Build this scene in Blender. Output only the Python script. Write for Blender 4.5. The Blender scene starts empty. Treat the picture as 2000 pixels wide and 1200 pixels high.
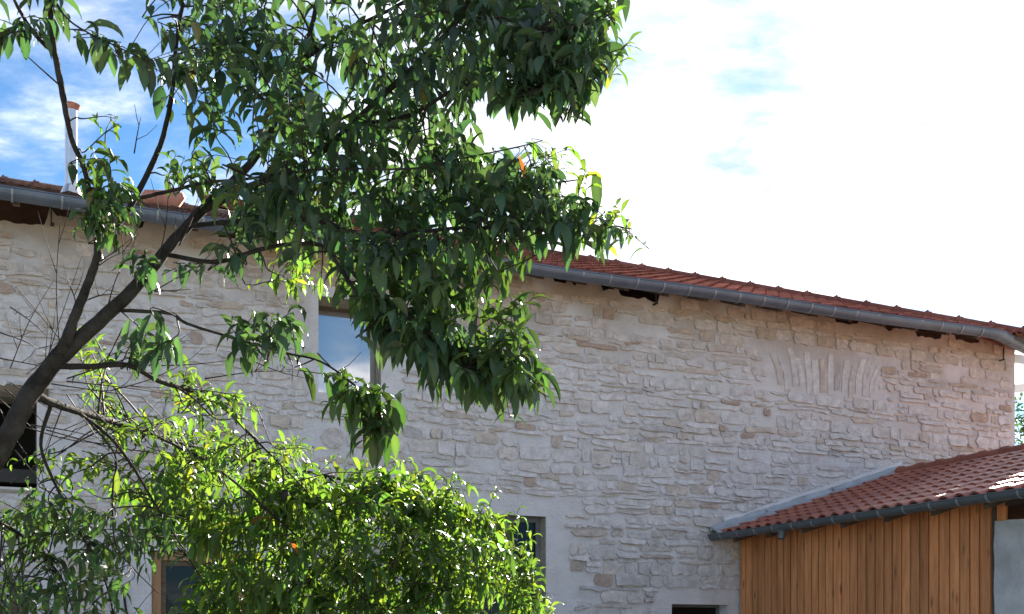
import bpy, math, random
import numpy as np
from mathutils import Vector, Matrix
random.seed(7); rng = np.random.default_rng(11)
SC = bpy.context.scene
COL = SC.collection
# ------------------------------------------------------------------ camera
F = 2271.0; HZ = 1250.0; HC = 1.6            # focal length in photo pixels, horizon row, eye height
cam = bpy.data.cameras.new('camera'); camo = bpy.data.objects.new('camera', cam); COL.objects.link(camo)
camo.location = (0, 0, HC); camo.rotation_euler = (math.radians(90), 0, 0)
cam.sensor_width = 36; cam.lens = F/2000*36; cam.shift_y = (HZ-600)/2000
cam.clip_start = 0.05; cam.clip_end = 3000
SC.camera = camo
# ------------------------------------------------------------------ sky, sun, exposure
SUN_EL = math.radians(29.5); SUN_AZ = math.radians(17)      # azimuth clockwise from +Y
sund = Vector((math.sin(SUN_AZ)*math.cos(SUN_EL), math.cos(SUN_AZ)*math.cos(SUN_EL), math.sin(SUN_EL)))
SC.view_settings.view_transform = 'Standard'; SC.view_settings.look = 'None'
SC.view_settings.gamma = 1.0; SC.view_settings.exposure = 2.90
SC.view_settings.use_curve_mapping = False
world = bpy.data.worlds.new('World'); SC.world = world; world.use_nodes = True
def build_world():
    nt = world.node_tree; N = nt.nodes; L = nt.links; N.clear()
    out = N.new('ShaderNodeOutputWorld'); bg = N.new('ShaderNodeBackground')
    sky = N.new('ShaderNodeTexSky'); sky.sky_type = 'NISHITA'; sky.sun_disc = False
    sky.sun_elevation = SUN_EL; sky.sun_rotation = SUN_AZ
    sky.air_density = 0.72; sky.dust_density = 0.25; sky.ozone_density = 3.0
    tc = N.new('ShaderNodeTexCoord')
    sep = N.new('ShaderNodeSeparateXYZ'); L.new(tc.outputs['Generated'], sep.inputs[0])
    def m(op, a, b=None, c=None, clamp=False):
        n = N.new('ShaderNodeMath'); n.operation = op; n.use_clamp = clamp
        for i, v in enumerate((a, b, c)):
            if v is None: continue
            if isinstance(v, (int, float)): n.inputs[i].default_value = v
            else: L.new(v, n.inputs[i])
        return n.outputs[0]
    zz = m('ADD', m('MAXIMUM', sep.outputs[2], 0.0), 0.16)
    px = m('DIVIDE', sep.outputs[0], zz); py = m('DIVIDE', sep.outputs[1], zz)
    comb = N.new('ShaderNodeCombineXYZ'); L.new(px, comb.inputs[0]); L.new(py, comb.inputs[1])
    def noise(scale, detail, rough, dist, off):
        mp = N.new('ShaderNodeMapping'); L.new(comb.outputs[0], mp.inputs[0]); mp.inputs['Location'].default_value = off
        mp.inputs['Rotation'].default_value = (0, 0, 0.5); mp.inputs['Scale'].default_value = (1.0, 1.5, 1)
        n = N.new('ShaderNodeTexNoise'); n.inputs['Scale'].default_value = scale; n.inputs['Detail'].default_value = detail
        n.inputs['Roughness'].default_value = rough; n.inputs['Distortion'].default_value = dist
        L.new(mp.outputs[0], n.inputs['Vector']); return n.outputs[0]
    n1 = noise(0.85, 9, 0.58, 0.4, (20.743, -18.2555, 0)); n2 = noise(3.2, 8, 0.62, 0.2, (4.1, 2.2, 0))
    dt = N.new('ShaderNodeVectorMath'); dt.operation = 'DOT_PRODUCT'
    L.new(tc.outputs['Generated'], dt.inputs[0]); dt.inputs[1].default_value = sund
    near = m('MAXIMUM', dt.outputs['Value'], 0.0)          # thin cloud scatters forward: denser looking and brighter near the sun
    cov = m('ADD', m('MULTIPLY', n1, 0.66), m('MULTIPLY', n2, 0.34))
    cov = m('ADD', cov, m('MULTIPLY', m('POWER', near, 8.0), 0.135))
    mask = N.new('ShaderNodeMapRange'); mask.interpolation_type = 'SMOOTHSTEP'
    L.new(cov, mask.inputs[0]); mask.inputs[1].default_value = 0.455; mask.inputs[2].default_value = 0.67
    bright = m('ADD', m('MULTIPLY', m('POWER', near, 7.0), 0.2), 4.6)
    bright = m('MULTIPLY', bright, m('ADD', m('MULTIPLY', n2, 3.2), -0.6))
    cc = N.new('ShaderNodeCombineXYZ'); L.new(m('MULTIPLY', bright, 1.02), cc.inputs[0]); L.new(m('MULTIPLY', bright, 0.985), cc.inputs[1]); L.new(m('MULTIPLY', bright, 0.995), cc.inputs[2])
    mix = N.new('ShaderNodeMix'); mix.data_type = 'RGBA'
    tint = N.new('ShaderNodeMix'); tint.data_type = 'RGBA'; tint.blend_type = 'MULTIPLY'; tint.inputs[0].default_value = 1.0
    L.new(sky.outputs[0], tint.inputs[6]); tint.inputs[7].default_value = (.30, .455, .51, 1)        # the photo's cool white balance
    L.new(mask.outputs[0], mix.inputs[0]); L.new(tint.outputs[2], mix.inputs[6]); L.new(cc.outputs[0], mix.inputs[7])
    L.new(mix.outputs[2], bg.inputs[0]); bg.inputs[1].default_value = 0.05
    L.new(bg.outputs[0], out.inputs[0])
build_world()
sl = bpy.data.lights.new('sun', 'SUN'); sl.energy = 3.2; sl.angle = math.radians(0.55); sl.color = (1.0, 0.94, 0.84)
so = bpy.data.objects.new('sun', sl); COL.objects.link(so); so.location = (20, 20, 30)
so.rotation_euler = sund.to_track_quat('Z', 'Y').to_euler()

# ------------------------------------------------------------------ helpers
def at(x, y, D): return Vector(((x-1000)/F*D, D, HC+(HZ-y)/F*D))
ANG = math.atan2(0.4034, 0.915); CU, SU = math.cos(ANG), math.sin(ANG)
P0 = Vector((-2.03, 14.4, 0))
def WP(x, y, d=0.0):
    """photo pixel -> (s, z) on the plane d metres behind the facade"""
    k = (x-1000)/F; ox, oy = P0.x - SU*d, P0.y + CU*d
    s = (k*oy - ox)/(CU - k*SU); D = oy + SU*s
    return s, HC + (HZ-y)/F*D
def SP(x, y, s):
    """photo pixel -> (d, z) on the plane at s along the facade (perpendicular to it)"""
    k = (x-1000)/F; ox, oy = P0.x + CU*s, P0.y + SU*s
    d = (ox - k*oy)/(k*CU + SU); D = oy + CU*d
    return d, HC + (HZ-y)/F*D
def PX(s, d, z):
    X = P0.x + CU*s - SU*d; D = P0.y + SU*s + CU*d
    return 1000 + F*X/D, HZ - F*(z-HC)/D

def hash2(ix, iy, seed):
    h = (ix.astype(np.int64)*374761393 + iy.astype(np.int64)*668265263 + seed*1442695041) & 0x7fffffff
    h = ((h ^ (h >> 13))*1274126177) & 0x7fffffff
    h = h ^ (h >> 16)
    return (h & 0xffff)/65535.0
def vnoise(x, y, seed=0):
    ix, iy = np.floor(x), np.floor(y); fx, fy = x-ix, y-iy
    fx = fx*fx*(3-2*fx); fy = fy*fy*(3-2*fy)
    a = hash2(ix, iy, seed); b = hash2(ix+1, iy, seed); c = hash2(ix, iy+1, seed); d = hash2(ix+1, iy+1, seed)
    return (a*(1-fx)+b*fx)*(1-fy) + (c*(1-fx)+d*fx)*fy
def fbm(x, y, seed=0, octv=4):
    x = np.asarray(x, float); y = np.asarray(y, float); r = 0; a = 0.5; t = 0
    for i in range(octv):
        r = r + a*vnoise(x, y, seed+i*17); t += a; a *= 0.5; x = x*2.03; y = y*2.03
    return r/t

class MB:
    def __init__(s): s.v = []; s.f = []; s.c = []
    def add(s, vs, fs, col=None):
        o = len(s.v); s.v += [tuple(v) for v in vs]; s.f += [tuple(i+o for i in f) for f in fs]
        s.c += [col]*len(vs)
        return s
    def box(s, a, b, col=None):
        (x0, y0, z0), (x1, y1, z1) = a, b
        x0, x1 = min(x0, x1), max(x0, x1); y0, y1 = min(y0, y1), max(y0, y1); z0, z1 = min(z0, z1), max(z0, z1)
        return s.add([(x0,y0,z0),(x1,y0,z0),(x1,y1,z0),(x0,y1,z0),(x0,y0,z1),(x1,y0,z1),(x1,y1,z1),(x0,y1,z1)],
            [(0,3,2,1),(4,5,6,7),(0,1,5,4),(1,2,6,5),(2,3,7,6),(3,0,4,7)], col)
    def build(s, name, m, parent=None, smooth=False, mesh_only=False):
        me = bpy.data.meshes.new(name); me.from_pydata(s.v, [], s.f); me.validate()
        if any(c is not None for c in s.c) and len(me.vertices) == len(s.c):
            ca = me.color_attributes.new('tone', 'FLOAT_COLOR', 'POINT')
            ca.data.foreach_set('color', np.array([(*(c if c is not None else (1, 1, 1)), 1.0) for c in s.c], np.float32).ravel())
        if m: me.materials.append(m)
        if smooth: me.polygons.foreach_set('use_smooth', [True]*len(me.polygons))
        me.update()
        return me if mesh_only else link(name, me, parent)
def link(name, me, parent=None):
    o = bpy.data.objects.new(name, me); COL.objects.link(o)
    if parent: o.parent = parent
    return o
def empty(name, loc=(0, 0, 0), rz=0):
    o = bpy.data.objects.new(name, None); COL.objects.link(o); o.location = loc; o.rotation_euler = (0, 0, rz); o.empty_display_size = 0.2
    return o
def tag(o, label=None, cat=None, group=None, kind=None):
    if label: o['label'] = label
    if cat: o['category'] = cat
    if group: o['group'] = group
    if kind: o['kind'] = kind
    return o
def np_mesh(name, V, Fq, m, col=None, smooth=False):
    """V (n,3) array, Fq (k,4) or (k,3) int array"""
    me = bpy.data.meshes.new(name); n = Fq.shape[1]
    me.vertices.add(len(V)); me.vertices.foreach_set('co', V.astype(np.float32).ravel())
    me.loops.add(Fq.size); me.loops.foreach_set('vertex_index', Fq.astype(np.int32).ravel())
    me.polygons.add(len(Fq)); me.polygons.foreach_set('loop_start', np.arange(0, Fq.size, n, dtype=np.int32))
    if smooth: me.polygons.foreach_set('use_smooth', np.ones(len(Fq), bool))
    me.update(calc_edges=True); me.validate()
    if col is not None:
        ca = me.color_attributes.new('tone', 'FLOAT_COLOR', 'POINT')
        ca.data.foreach_set('color', np.concatenate([col, np.ones((len(col), 1))], 1).astype(np.float32).ravel())
    if m: me.materials.append(m)
    return me
def catmull(P, n=6):
    P = [np.array(p, float) for p in P]
    if len(P) == 2: return [P[0]+(P[1]-P[0])*t/n for t in range(n+1)]
    Q = [2*P[0]-P[1]] + P + [2*P[-1]-P[-2]]; out = []
    for i in range(1, len(Q)-2):
        a, b, c, d = Q[i-1:i+3]
        for k in range(n):
            t = k/n
            out.append(0.5*((2*b)+(c-a)*t+(2*a-5*b+4*c-d)*t*t+(3*b-a-3*c+d)*t**3))
    out.append(Q[-2]); return out
def tube(mb, pts, rad, seg=8, col=None, cap=True, bump=0.0):
    """pts list of 3-vectors, rad list"""
    pts = [np.array(p, float) for p in pts]; n = len(pts)
    T = [pts[min(i+1, n-1)]-pts[max(i-1, 0)] for i in range(n)]
    T = [t/(np.linalg.norm(t)+1e-9) for t in T]
    a = np.array([0, 0, 1.0]) if abs(T[0][2]) < 0.9 else np.array([1.0, 0, 0])
    nrm = np.cross(T[0], a); nrm /= np.linalg.norm(nrm); vs = []; fs = []
    for i in range(n):
        nrm = nrm - T[i]*np.dot(nrm, T[i]); nrm /= (np.linalg.norm(nrm)+1e-9); b = np.cross(T[i], nrm)
        for k in range(seg):
            an = 2*math.pi*k/seg; r = rad[i]*(1+bump*(random.random()-.5))
            vs.append(pts[i]+(nrm*math.cos(an)+b*math.sin(an))*r)
    for i in range(n-1):
        for k in range(seg):
            k2 = (k+1) % seg
            fs.append((i*seg+k, i*seg+k2, (i+1)*seg+k2, (i+1)*seg+k))
    if cap:
        fs.append(tuple(range(seg-1, -1, -1))); fs.append(tuple(range((n-1)*seg, n*seg)))
    mb.add(vs, fs, col)

# ------------------------------------------------------------------ materials
def mat(name, c1, c2=None, scale=8.0, rough=0.8, spec=0.3, bump=0.0, bscale=40.0, metal=0.0, tone=False, objrand=0.0, stretch=(1,1,1), detail=6, contrast=(0.35, 0.65), c3=None, s3=2.0, f3=0.5):
    m = bpy.data.materials.new(name); m.use_nodes = True; nt = m.node_tree; N = nt.nodes; L = nt.links
    b = N['Principled BSDF']; b.inputs['Roughness'].default_value = rough; b.inputs['Metallic'].default_value = metal
    b.inputs['Specular IOR Level'].default_value = spec
    tc = N.new('ShaderNodeTexCoord'); mp = N.new('ShaderNodeMapping'); mp.inputs['Scale'].default_value = stretch
    L.new(tc.outputs['Object'], mp.inputs[0])
    col = None
    def noise(sc, det, vec):
        n = N.new('ShaderNodeTexNoise'); n.inputs['Scale'].default_value = sc; n.inputs['Detail'].default_value = det
        n.inputs['Roughness'].default_value = 0.6; L.new(vec, n.inputs['Vector']); return n
    vec = mp.outputs[0]
    if objrand > 0:
        oi0 = N.new('ShaderNodeObjectInfo'); va = N.new('ShaderNodeVectorMath'); va.operation = 'ADD'
        sc_ = N.new('ShaderNodeMath'); sc_.operation = 'MULTIPLY'; sc_.inputs[1].default_value = 37.0; L.new(oi0.outputs['Random'], sc_.inputs[0])
        L.new(mp.outputs[0], va.inputs[0]); L.new(sc_.outputs[0], va.inputs[1]); vec = va.outputs[0]
    if c2 is not None:
        n = noise(scale, detail, vec); r = N.new('ShaderNodeValToRGB')
        r.color_ramp.elements[0].position = contrast[0]; r.color_ramp.elements[1].position = contrast[1]
        r.color_ramp.elements[0].color = (*c1, 1); r.color_ramp.elements[1].color = (*c2, 1)
        L.new(n.outputs[0], r.inputs[0]); col = r.outputs[0]
    else:
        rg = N.new('ShaderNodeRGB'); rg.outputs[0].default_value = (*c1, 1); col = rg.outputs[0]
    def mul(a, bsock, fac=1.0):
        x = N.new('ShaderNodeMix'); x.data_type = 'RGBA'; x.blend_type = 'MULTIPLY'; x.inputs[0].default_value = fac
        L.new(a, x.inputs[6]); L.new(bsock, x.inputs[7]); return x.outputs[2]
    if c3 is not None:
        n = noise(s3, 5, vec); r = N.new('ShaderNodeMapRange'); r.inputs[1].default_value = 0.48; r.inputs[2].default_value = 0.68; r.inputs[4].default_value = f3
        L.new(n.outputs[0], r.inputs[0])
        x = N.new('ShaderNodeMix'); x.data_type = 'RGBA'; L.new(r.outputs[0], x.inputs[0]); L.new(col, x.inputs[6]); x.inputs[7].default_value = (*c3, 1); col = x.outputs[2]
    if tone:
        a = N.new('ShaderNodeAttribute'); a.attribute_name = 'tone'; col = mul(col, a.outputs['Color'])
    if objrand > 0:
        oi = N.new('ShaderNodeObjectInfo'); r = N.new('ShaderNodeMapRange'); r.inputs[3].default_value = 1-objrand; r.inputs[4].default_value = 1+objrand*0.5
        L.new(oi.outputs['Random'], r.inputs[0]); cx = N.new('ShaderNodeCombineColor')
        for i in range(3): L.new(r.outputs[0], cx.inputs[i])
        col = mul(col, cx.outputs[0])
    L.new(col, b.inputs['Base Color'])
    if bump > 0:
        n = noise(bscale, 8, vec); bp = N.new('ShaderNodeBump'); bp.inputs['Strength'].default_value = bump; bp.inputs['Distance'].default_value = 0.02
        L.new(n.outputs[0], bp.inputs['Height']); L.new(bp.outputs[0], b.inputs['Normal'])
    return m
M = {}
M['mortar'] = mat('lime_mortar', (.68,.625,.60), (.79,.735,.715), 3.0, .95, .1, .8, 30, tone=True, c3=(.58,.52,.46), s3=1.1, f3=.5)
M['stone'] = mat('limestone', (.82,.785,.76), (1.13,1.10,1.08), 9.0, .95, .1, 1.0, 34, tone=True)
M['render'] = mat('smooth_lime_render', (.69,.645,.625), (.77,.73,.71), 2.5, .95, .1, .25, 18)
M['tile'] = mat('clay_tile', (.22,.08,.06), (.30,.12,.095), 12.0, .95, .0, .25, 60, tone=True, objrand=.3)
M['old_tile'] = mat('weathered_clay_tile', (.12,.06,.045), (.22,.115,.08), 9.0, .8, .3, .4, 50, tone=True, objrand=.3, c3=(.22,.20,.16), s3=5)
M['shed_tile'] = mat('new_clay_tile', (.32,.090,.052), (.39,.12,.075), 14.0, .42, .45, .12, 60, tone=True, objrand=.18)
M['deck'] = mat('roof_underlay', (.16,.08,.055), (.22,.11,.08), 4, .9)
M['zinc'] = mat('zinc_sheet', (.125,.145,.185), (.165,.185,.225), 3.5, .42, .5, .12, 8, metal=.3, c3=(.11,.12,.14), s3=3)
M['zinc_new'] = mat('grey_zinc', (.10,.115,.12), (.135,.15,.155), 4, .45, .5, .06, 10, metal=.3)
M['zinc_light'] = mat('bright_zinc', (.26,.28,.30), (.34,.36,.38), 6, .4, .5, metal=.3)
M['flash'] = mat('lead_flashing', (.35,.355,.37), (.47,.475,.49), 6, .5, .4, .35, 9, metal=.1)
M['wood'] = mat('larch_board', (.72,.25,.085), (.88,.365,.14), 3.0, .6, .3, .15, 30, objrand=.26, stretch=(6,6,.7), c3=(.34,.14,.05), s3=1.6)
def knots(m):
    nt = m.node_tree; N = nt.nodes; L = nt.links; b = N['Principled BSDF']; src = b.inputs['Base Color'].links[0].from_socket
    tc = N.new('ShaderNodeTexCoord'); mp = N.new('ShaderNodeMapping'); mp.inputs['Scale'].default_value = (7, 7, 2.1); L.new(tc.outputs['Object'], mp.inputs[0])
    v = N.new('ShaderNodeTexVoronoi'); v.inputs['Scale'].default_value = 1.0; L.new(mp.outputs[0], v.inputs['Vector'])
    r = N.new('ShaderNodeMapRange'); r.inputs[1].default_value = .06; r.inputs[2].default_value = .20; r.inputs[3].default_value = .75; r.inputs[4].default_value = 0; L.new(v.outputs['Distance'], r.inputs[0])
    x = N.new('ShaderNodeMix'); x.data_type = 'RGBA'; L.new(r.outputs[0], x.inputs[0]); L.new(src, x.inputs[6]); x.inputs[7].default_value = (.16, .06, .025, 1); L.new(x.outputs[2], b.inputs['Base Color'])
knots(M['wood'])
M['oldwood'] = mat('weathered_timber', (.12,.085,.055), (.22,.165,.11), 4, .85, .2, .5, 18, stretch=(.6,4,4))
M['frame'] = mat('varnished_timber', (.34,.17,.075), (.44,.23,.11), 5, .55, .3, .1, 20, stretch=(3,3,.6))
M['greyframe'] = mat('grey_painted_frame', (.16,.155,.145), (.20,.195,.18), 5, .5)
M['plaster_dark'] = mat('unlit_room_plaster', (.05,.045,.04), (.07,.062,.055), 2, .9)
M['soffit'] = mat('eaves_timber', (.09,.065,.05), (.15,.11,.08), 5, .85, .2, .4, 20)
M['concrete'] = mat('grey_render', (.60,.575,.55), (.74,.71,.68), 4, .95, .1, 1.0, 45, c3=(.30,.28,.25), s3=1.5)
M['steel'] = mat('stainless_flue', (.62,.63,.65), (.74,.75,.77), 5, .28, .5, 0, metal=.75)
M['copper'] = mat('rusty_cowl', (.40,.16,.10), (.55,.26,.18), 20, .6)
M['terracotta'] = mat('terracotta', (.42,.17,.11), (.52,.24,.17), 8, .7, .3, .2, 30)
M['bark'] = mat('bark', (.020,.017,.015), (.046,.040,.034), 22, .9, .15, 1.0, 38, c3=(.065,.062,.055), s3=9, f3=.6)
M['twig'] = mat('young_bark', (.03,.02,.017), (.045,.031,.026), 20, .7, .3)
M['cable'] = mat('black_cable', (.03,.03,.035), rough=.5)
M['iron'] = mat('iron', (.05,.05,.05), rough=.6)
M['ground'] = mat('yard_grass_and_gravel', (.22,.205,.165), (.33,.31,.265), 1.2, .95, .1, .8, 9, c3=(.13,.16,.07), s3=.25, f3=.6)
M['white'] = mat('white_fascia', (.70,.70,.68), rough=.7)
def glass_mat(name, refl, tint, dark, rough=0.02):
    m = bpy.data.materials.new(name); m.use_nodes = True; nt = m.node_tree; N = nt.nodes; L = nt.links; N.clear()
    o = N.new('ShaderNodeOutputMaterial'); g = N.new('ShaderNodeBsdfGlossy'); g.inputs['Roughness'].default_value = rough; g.inputs['Color'].default_value = (*tint, 1)
    d = N.new('ShaderNodeBsdfDiffuse'); d.inputs['Color'].default_value = (*dark, 1)
    x = N.new('ShaderNodeMixShader'); x.inputs[0].default_value = refl
    L.new(d.outputs[0], x.inputs[1]); L.new(g.outputs[0], x.inputs[2]); L.new(x.outputs[0], o.inputs[0]); return m
M['coated_glass'] = glass_mat('solar_control_glass', .5, (1.0,.95,.88), (.34,.33,.33))
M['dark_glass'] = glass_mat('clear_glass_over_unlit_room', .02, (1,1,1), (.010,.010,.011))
def leaf_mat(name, tl, trc, ro=.48, sp=.5):
    m = bpy.data.materials.new(name); m.use_nodes = True; nt = m.node_tree; N = nt.nodes; L = nt.links
    b = N['Principled BSDF']; o = N['Material Output']
    a = N.new('ShaderNodeAttribute'); a.attribute_name = 'tone'
    L.new(a.outputs['Color'], b.inputs['Base Color']); b.inputs['Roughness'].default_value = ro; b.inputs['Specular IOR Level'].default_value = sp
    tr = N.new('ShaderNodeBsdfTranslucent')
    g = N.new('ShaderNodeMix'); g.data_type = 'RGBA'; g.blend_type = 'MULTIPLY'; g.inputs[0].default_value = 1.0; g.clamp_result = False
    L.new(a.outputs['Color'], g.inputs[6]); g.inputs[7].default_value = (*trc, 1)
    L.new(g.outputs[2], tr.inputs['Color'])
    x = N.new('ShaderNodeMixShader'); x.inputs[0].default_value = tl
    L.new(b.outputs[0], x.inputs[1]); L.new(tr.outputs[0], x.inputs[2]); L.new(x.outputs[0], o.inputs['Surface'])
    n = N.new('ShaderNodeTexNoise'); n.inputs['Scale'].default_value = 90; tc = N.new('ShaderNodeTexCoord'); L.new(tc.outputs['Object'], n.inputs['Vector'])
    bp = N.new('ShaderNodeBump'); bp.inputs['Strength'].default_value = .25; bp.inputs['Distance'].default_value = .01
    L.new(n.outputs[0], bp.inputs['Height']); L.new(bp.outputs[0], b.inputs['Normal'])
    return m
M['leaf'] = leaf_mat('leaf', .20, (3.4, 3.8, 1.7)); M['young_leaf'] = leaf_mat('young_leaf', .33, (4.2, 4.1, 1.4), .44, .5)

# ------------------------------------------------------------------ ground
gn = 60; gx = np.linspace(-1, 1, gn); gx = np.sign(gx)*np.abs(gx)**3*400
GX, GY = np.meshgrid(gx, gx+10)
GZ = -0.02 + 0.05*(fbm(GX*.6, GY*.6, 5)-.5)*(np.abs(GX) < 30)
V = np.stack([GX, GY, GZ], -1).reshape(-1, 3)
I = np.arange(gn*gn).reshape(gn, gn)
Fq = np.stack([I[:-1, :-1], I[:-1, 1:], I[1:, 1:], I[1:, :-1]], -1).reshape(-1, 4)
tag(link('ground', np_mesh('ground', V, Fq, M['ground'], smooth=True)), kind='structure')

# ================================================================== FARMHOUSE
house = empty('stone_farmhouse', P0, ANG)
tag(house, 'long pale stone farmhouse with red tiled hipped roof and zinc gutter', 'house')
# main lines
GD = -0.60                                      # gutter centre line, in front of the wall
def gut_z(x, y, d=GD-0.1): return WP(x, y, d)[1]
ZG = (gut_z(230, 395)+gut_z(990, 510)+gut_z(1500, 582)+gut_z(1900, 640))/4     # top lip of the gutter
S_R = WP(1982, 700)[0]                          # right corner of the facade
S_L = -6.5
S_HIP = WP(2012, 655, GD)[0]                    # foot of the hip
TANR = 0.392; ZE = ZG+0.02                       # roof plane: z = ZE + TANR*(d-GD)
TANL = 0.372
def roof_z(d, t=TANR): return ZE+t*(d-GD)
WALL_TOP = roof_z(0)-0.10
# openings: (name, x0,x1,ytop,ybot) in the facade plane
def rect(x0, x1, yt, yb, zb=None):
    s0, zt = WP(x0, yt); s1, _ = WP(x1, yt); zl = WP(x0, yb)[1] if zb is None else zb
    return [s0, s1, zl, zt]
OP = {
 'upper': rect(622, 744, 578, 766), 'left': rect(-70, 72, 768, 947), 'lowleft': rect(296, 486, 1075, 0, .35),
 'door': rect(930, 1066, 1003, 0, .06), 'lowright': rect(1312, 1422, 1178, 0, 1.0), 'corner': rect(-90, 56, 1160, 0, .06)}
GAPS = [(976,529,991,541),(1076,541,1112,549),(1113,549,1132,559),(1172,559,1206,567),(1206,562,1292,588),(1575,610,1587,619),(1630,618,1682,634),(1710,630,1768,646),
        (1787,641,1844,661),(1864,655,1918,671),(-200,395,98,432),(98,408,142,428),(258,428,286,448),(420,448,470,470)]
def build_wall():
    step = 0.032
    S = np.arange(S_L, S_R+1e-6, step); S[-1] = S_R
    Z = np.arange(-0.1, WALL_TOP, step); Z[-1] = WALL_TOP
    for s0, s1, z0, z1 in OP.values():
        for v in (s0, s1): S[np.argmin(abs(S-v))] = v
        for v in (z0, z1): Z[np.argmin(abs(Z-v))] = v
    SS, ZZ = np.meshgrid(S, Z)
    base = WALL_TOP-.62; topl = WALL_TOP-.03*fbm(S*7, S*0, 71, 3)
    for x0, y0, x1, y1 in GAPS:
        sa, za = WP(x0, max(y1-(x1-x0)*.143, y0+5)); sb, zb = WP(x1, max(y1, y0+5+(x1-x0)*.143))
        t = np.clip((S-sa)/(sb-sa), 0, 1); low = za+(zb-za)*t + .10*(fbm(S*9, S*0+3, 81, 3)-.5)
        w = np.clip((S-sa)/.05, 0, 1)*np.clip((sb-S)/.05, 0, 1); w = w*w*(3-2*w)
        topl = np.minimum(topl, WALL_TOP*(1-w)+np.maximum(low, base+.1)*w)
    ZZ = np.where(ZZ > base, base+(ZZ-base)*((topl-base)/(WALL_TOP-base))[None, :], ZZ)
    rough = 0.012*(fbm(SS*2.2, ZZ*4.5, 3, 4)-.5)*2 + 0.007*(fbm(SS*9, ZZ*13, 9, 3)-.5)*2
    rough += 0.035*(fbm(SS*.35, ZZ*.35, 31, 2)-.5)
    edge = np.ones_like(SS)
    smooth_mask = np.zeros_like(SS)
    for k, (s0, s1, z0, z1) in OP.items():
        dx = np.maximum(np.maximum(s0-SS, SS-s1), 0); dz = np.maximum(np.maximum(z0-ZZ, ZZ-z1), 0); dd = np.hypot(dx, dz)
        w = {'door': .33, 'lowright': .16, 'upper': .14, 'lowleft': .26}.get(k, .1)
        smooth_mask = np.maximum(smooth_mask, np.clip(1.3-dd/w, 0, 1))
        edge = np.minimum(edge, np.clip(dd/.06, 0, 1))
    rough = rough*(1-.75*smooth_mask) - .004*smooth_mask
    D = -rough*edge + .010*edge*(1-smooth_mask)
    D[:, -1] = 0; D[:, 0] = 0
    # colour: limewashed mortar, ochre dust and painted-in eave shade towards the top, warmer towards the right end
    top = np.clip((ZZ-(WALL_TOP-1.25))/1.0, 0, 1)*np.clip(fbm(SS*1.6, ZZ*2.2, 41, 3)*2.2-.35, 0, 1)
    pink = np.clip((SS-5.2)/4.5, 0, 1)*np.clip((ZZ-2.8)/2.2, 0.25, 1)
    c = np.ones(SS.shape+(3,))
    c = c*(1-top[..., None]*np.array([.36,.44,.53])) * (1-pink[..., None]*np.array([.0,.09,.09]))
    c *= (1+.10*(fbm(SS*.8, ZZ*.8, 77, 3)-.5))[..., None]
    c = c*(1-smooth_mask[..., None]) + smooth_mask[..., None]*np.array([1.01,1.005,1.0])
    V = np.stack([SS, D, ZZ], -1).reshape(-1, 3)
    I = np.arange(SS.size).reshape(SS.shape)
    Q = np.stack([I[:-1, :-1], I[:-1, 1:], I[1:, 1:], I[1:, :-1]], -1)
    cs = (SS[:-1, :-1]+SS[1:, 1:])/2; cz = (ZZ[:-1, :-1]+ZZ[1:, 1:])/2
    keep = np.ones(cs.shape, bool)
    cz = np.where(cz > WALL_TOP-.62, WALL_TOP-.3, cz)
    for s0, s1, z0, z1 in OP.values(): keep &= ~((cs > s0) & (cs < s1) & (cz > z0) & (cz < z1))
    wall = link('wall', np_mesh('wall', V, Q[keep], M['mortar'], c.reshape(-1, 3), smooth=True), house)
    return wall, smooth_mask, S, Z
wall, _, _, _ = build_wall()
wall['label'] = 'facade of pale rubble stone flush-pointed with lime mortar'

# ---- stones: irregular rubble, top edge sunk in the pointing, lower edge proud
EXCL = []
for k, (s0, s1, z0, z1) in OP.items():
    pl, pr, pt, pb = {'door': (.2,.28,.26,0), 'lowright': (.17,.12,.17,.1), 'upper': (.10,.06,.10,.05), 'lowleft': (.28,.25,.15,0), 'left': (.06,.06,.1,.06), 'corner': (.1,.25,.22,0)}[k]
    EXCL.append((s0-pl, s1+pr, z0-pb, z1+pt))
ARC = (WP(1515, 690)[0], WP(1712, 690)[0], WP(1610, 768)[1], WP(1610, 690)[1])
EXCL.append((ARC[0]-.02, ARC[1]+.02, ARC[2]-.02, ARC[3]+.03))
RND = WP(650, 855); EXCL.append((RND[0]-.17, RND[0]+.17, RND[1]-.17, RND[1]+.17))
def stone_tone(s, z):
    r = random.random()
    if r < .66: c = np.array([.745,.695,.67])
    elif r < .85: c = np.array([.71,.64,.59])
    elif r < .945: c = np.array([.65,.555,.475])
    elif r < .98: c = np.array([.62,.57,.545])
    else: c = np.array([.56,.43,.35])
    c = c*(1+random.uniform(-.07, .05))
    top = min(max((z-(WALL_TOP-1.25))/1.0, 0), 1)  # ochre dust plus eave shade worked into the stone colour
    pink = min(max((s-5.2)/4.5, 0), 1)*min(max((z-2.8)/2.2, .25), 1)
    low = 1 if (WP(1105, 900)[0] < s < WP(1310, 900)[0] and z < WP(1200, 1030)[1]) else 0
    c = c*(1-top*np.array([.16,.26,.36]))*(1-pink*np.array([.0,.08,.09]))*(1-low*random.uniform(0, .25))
    return c
STN = []
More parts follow.
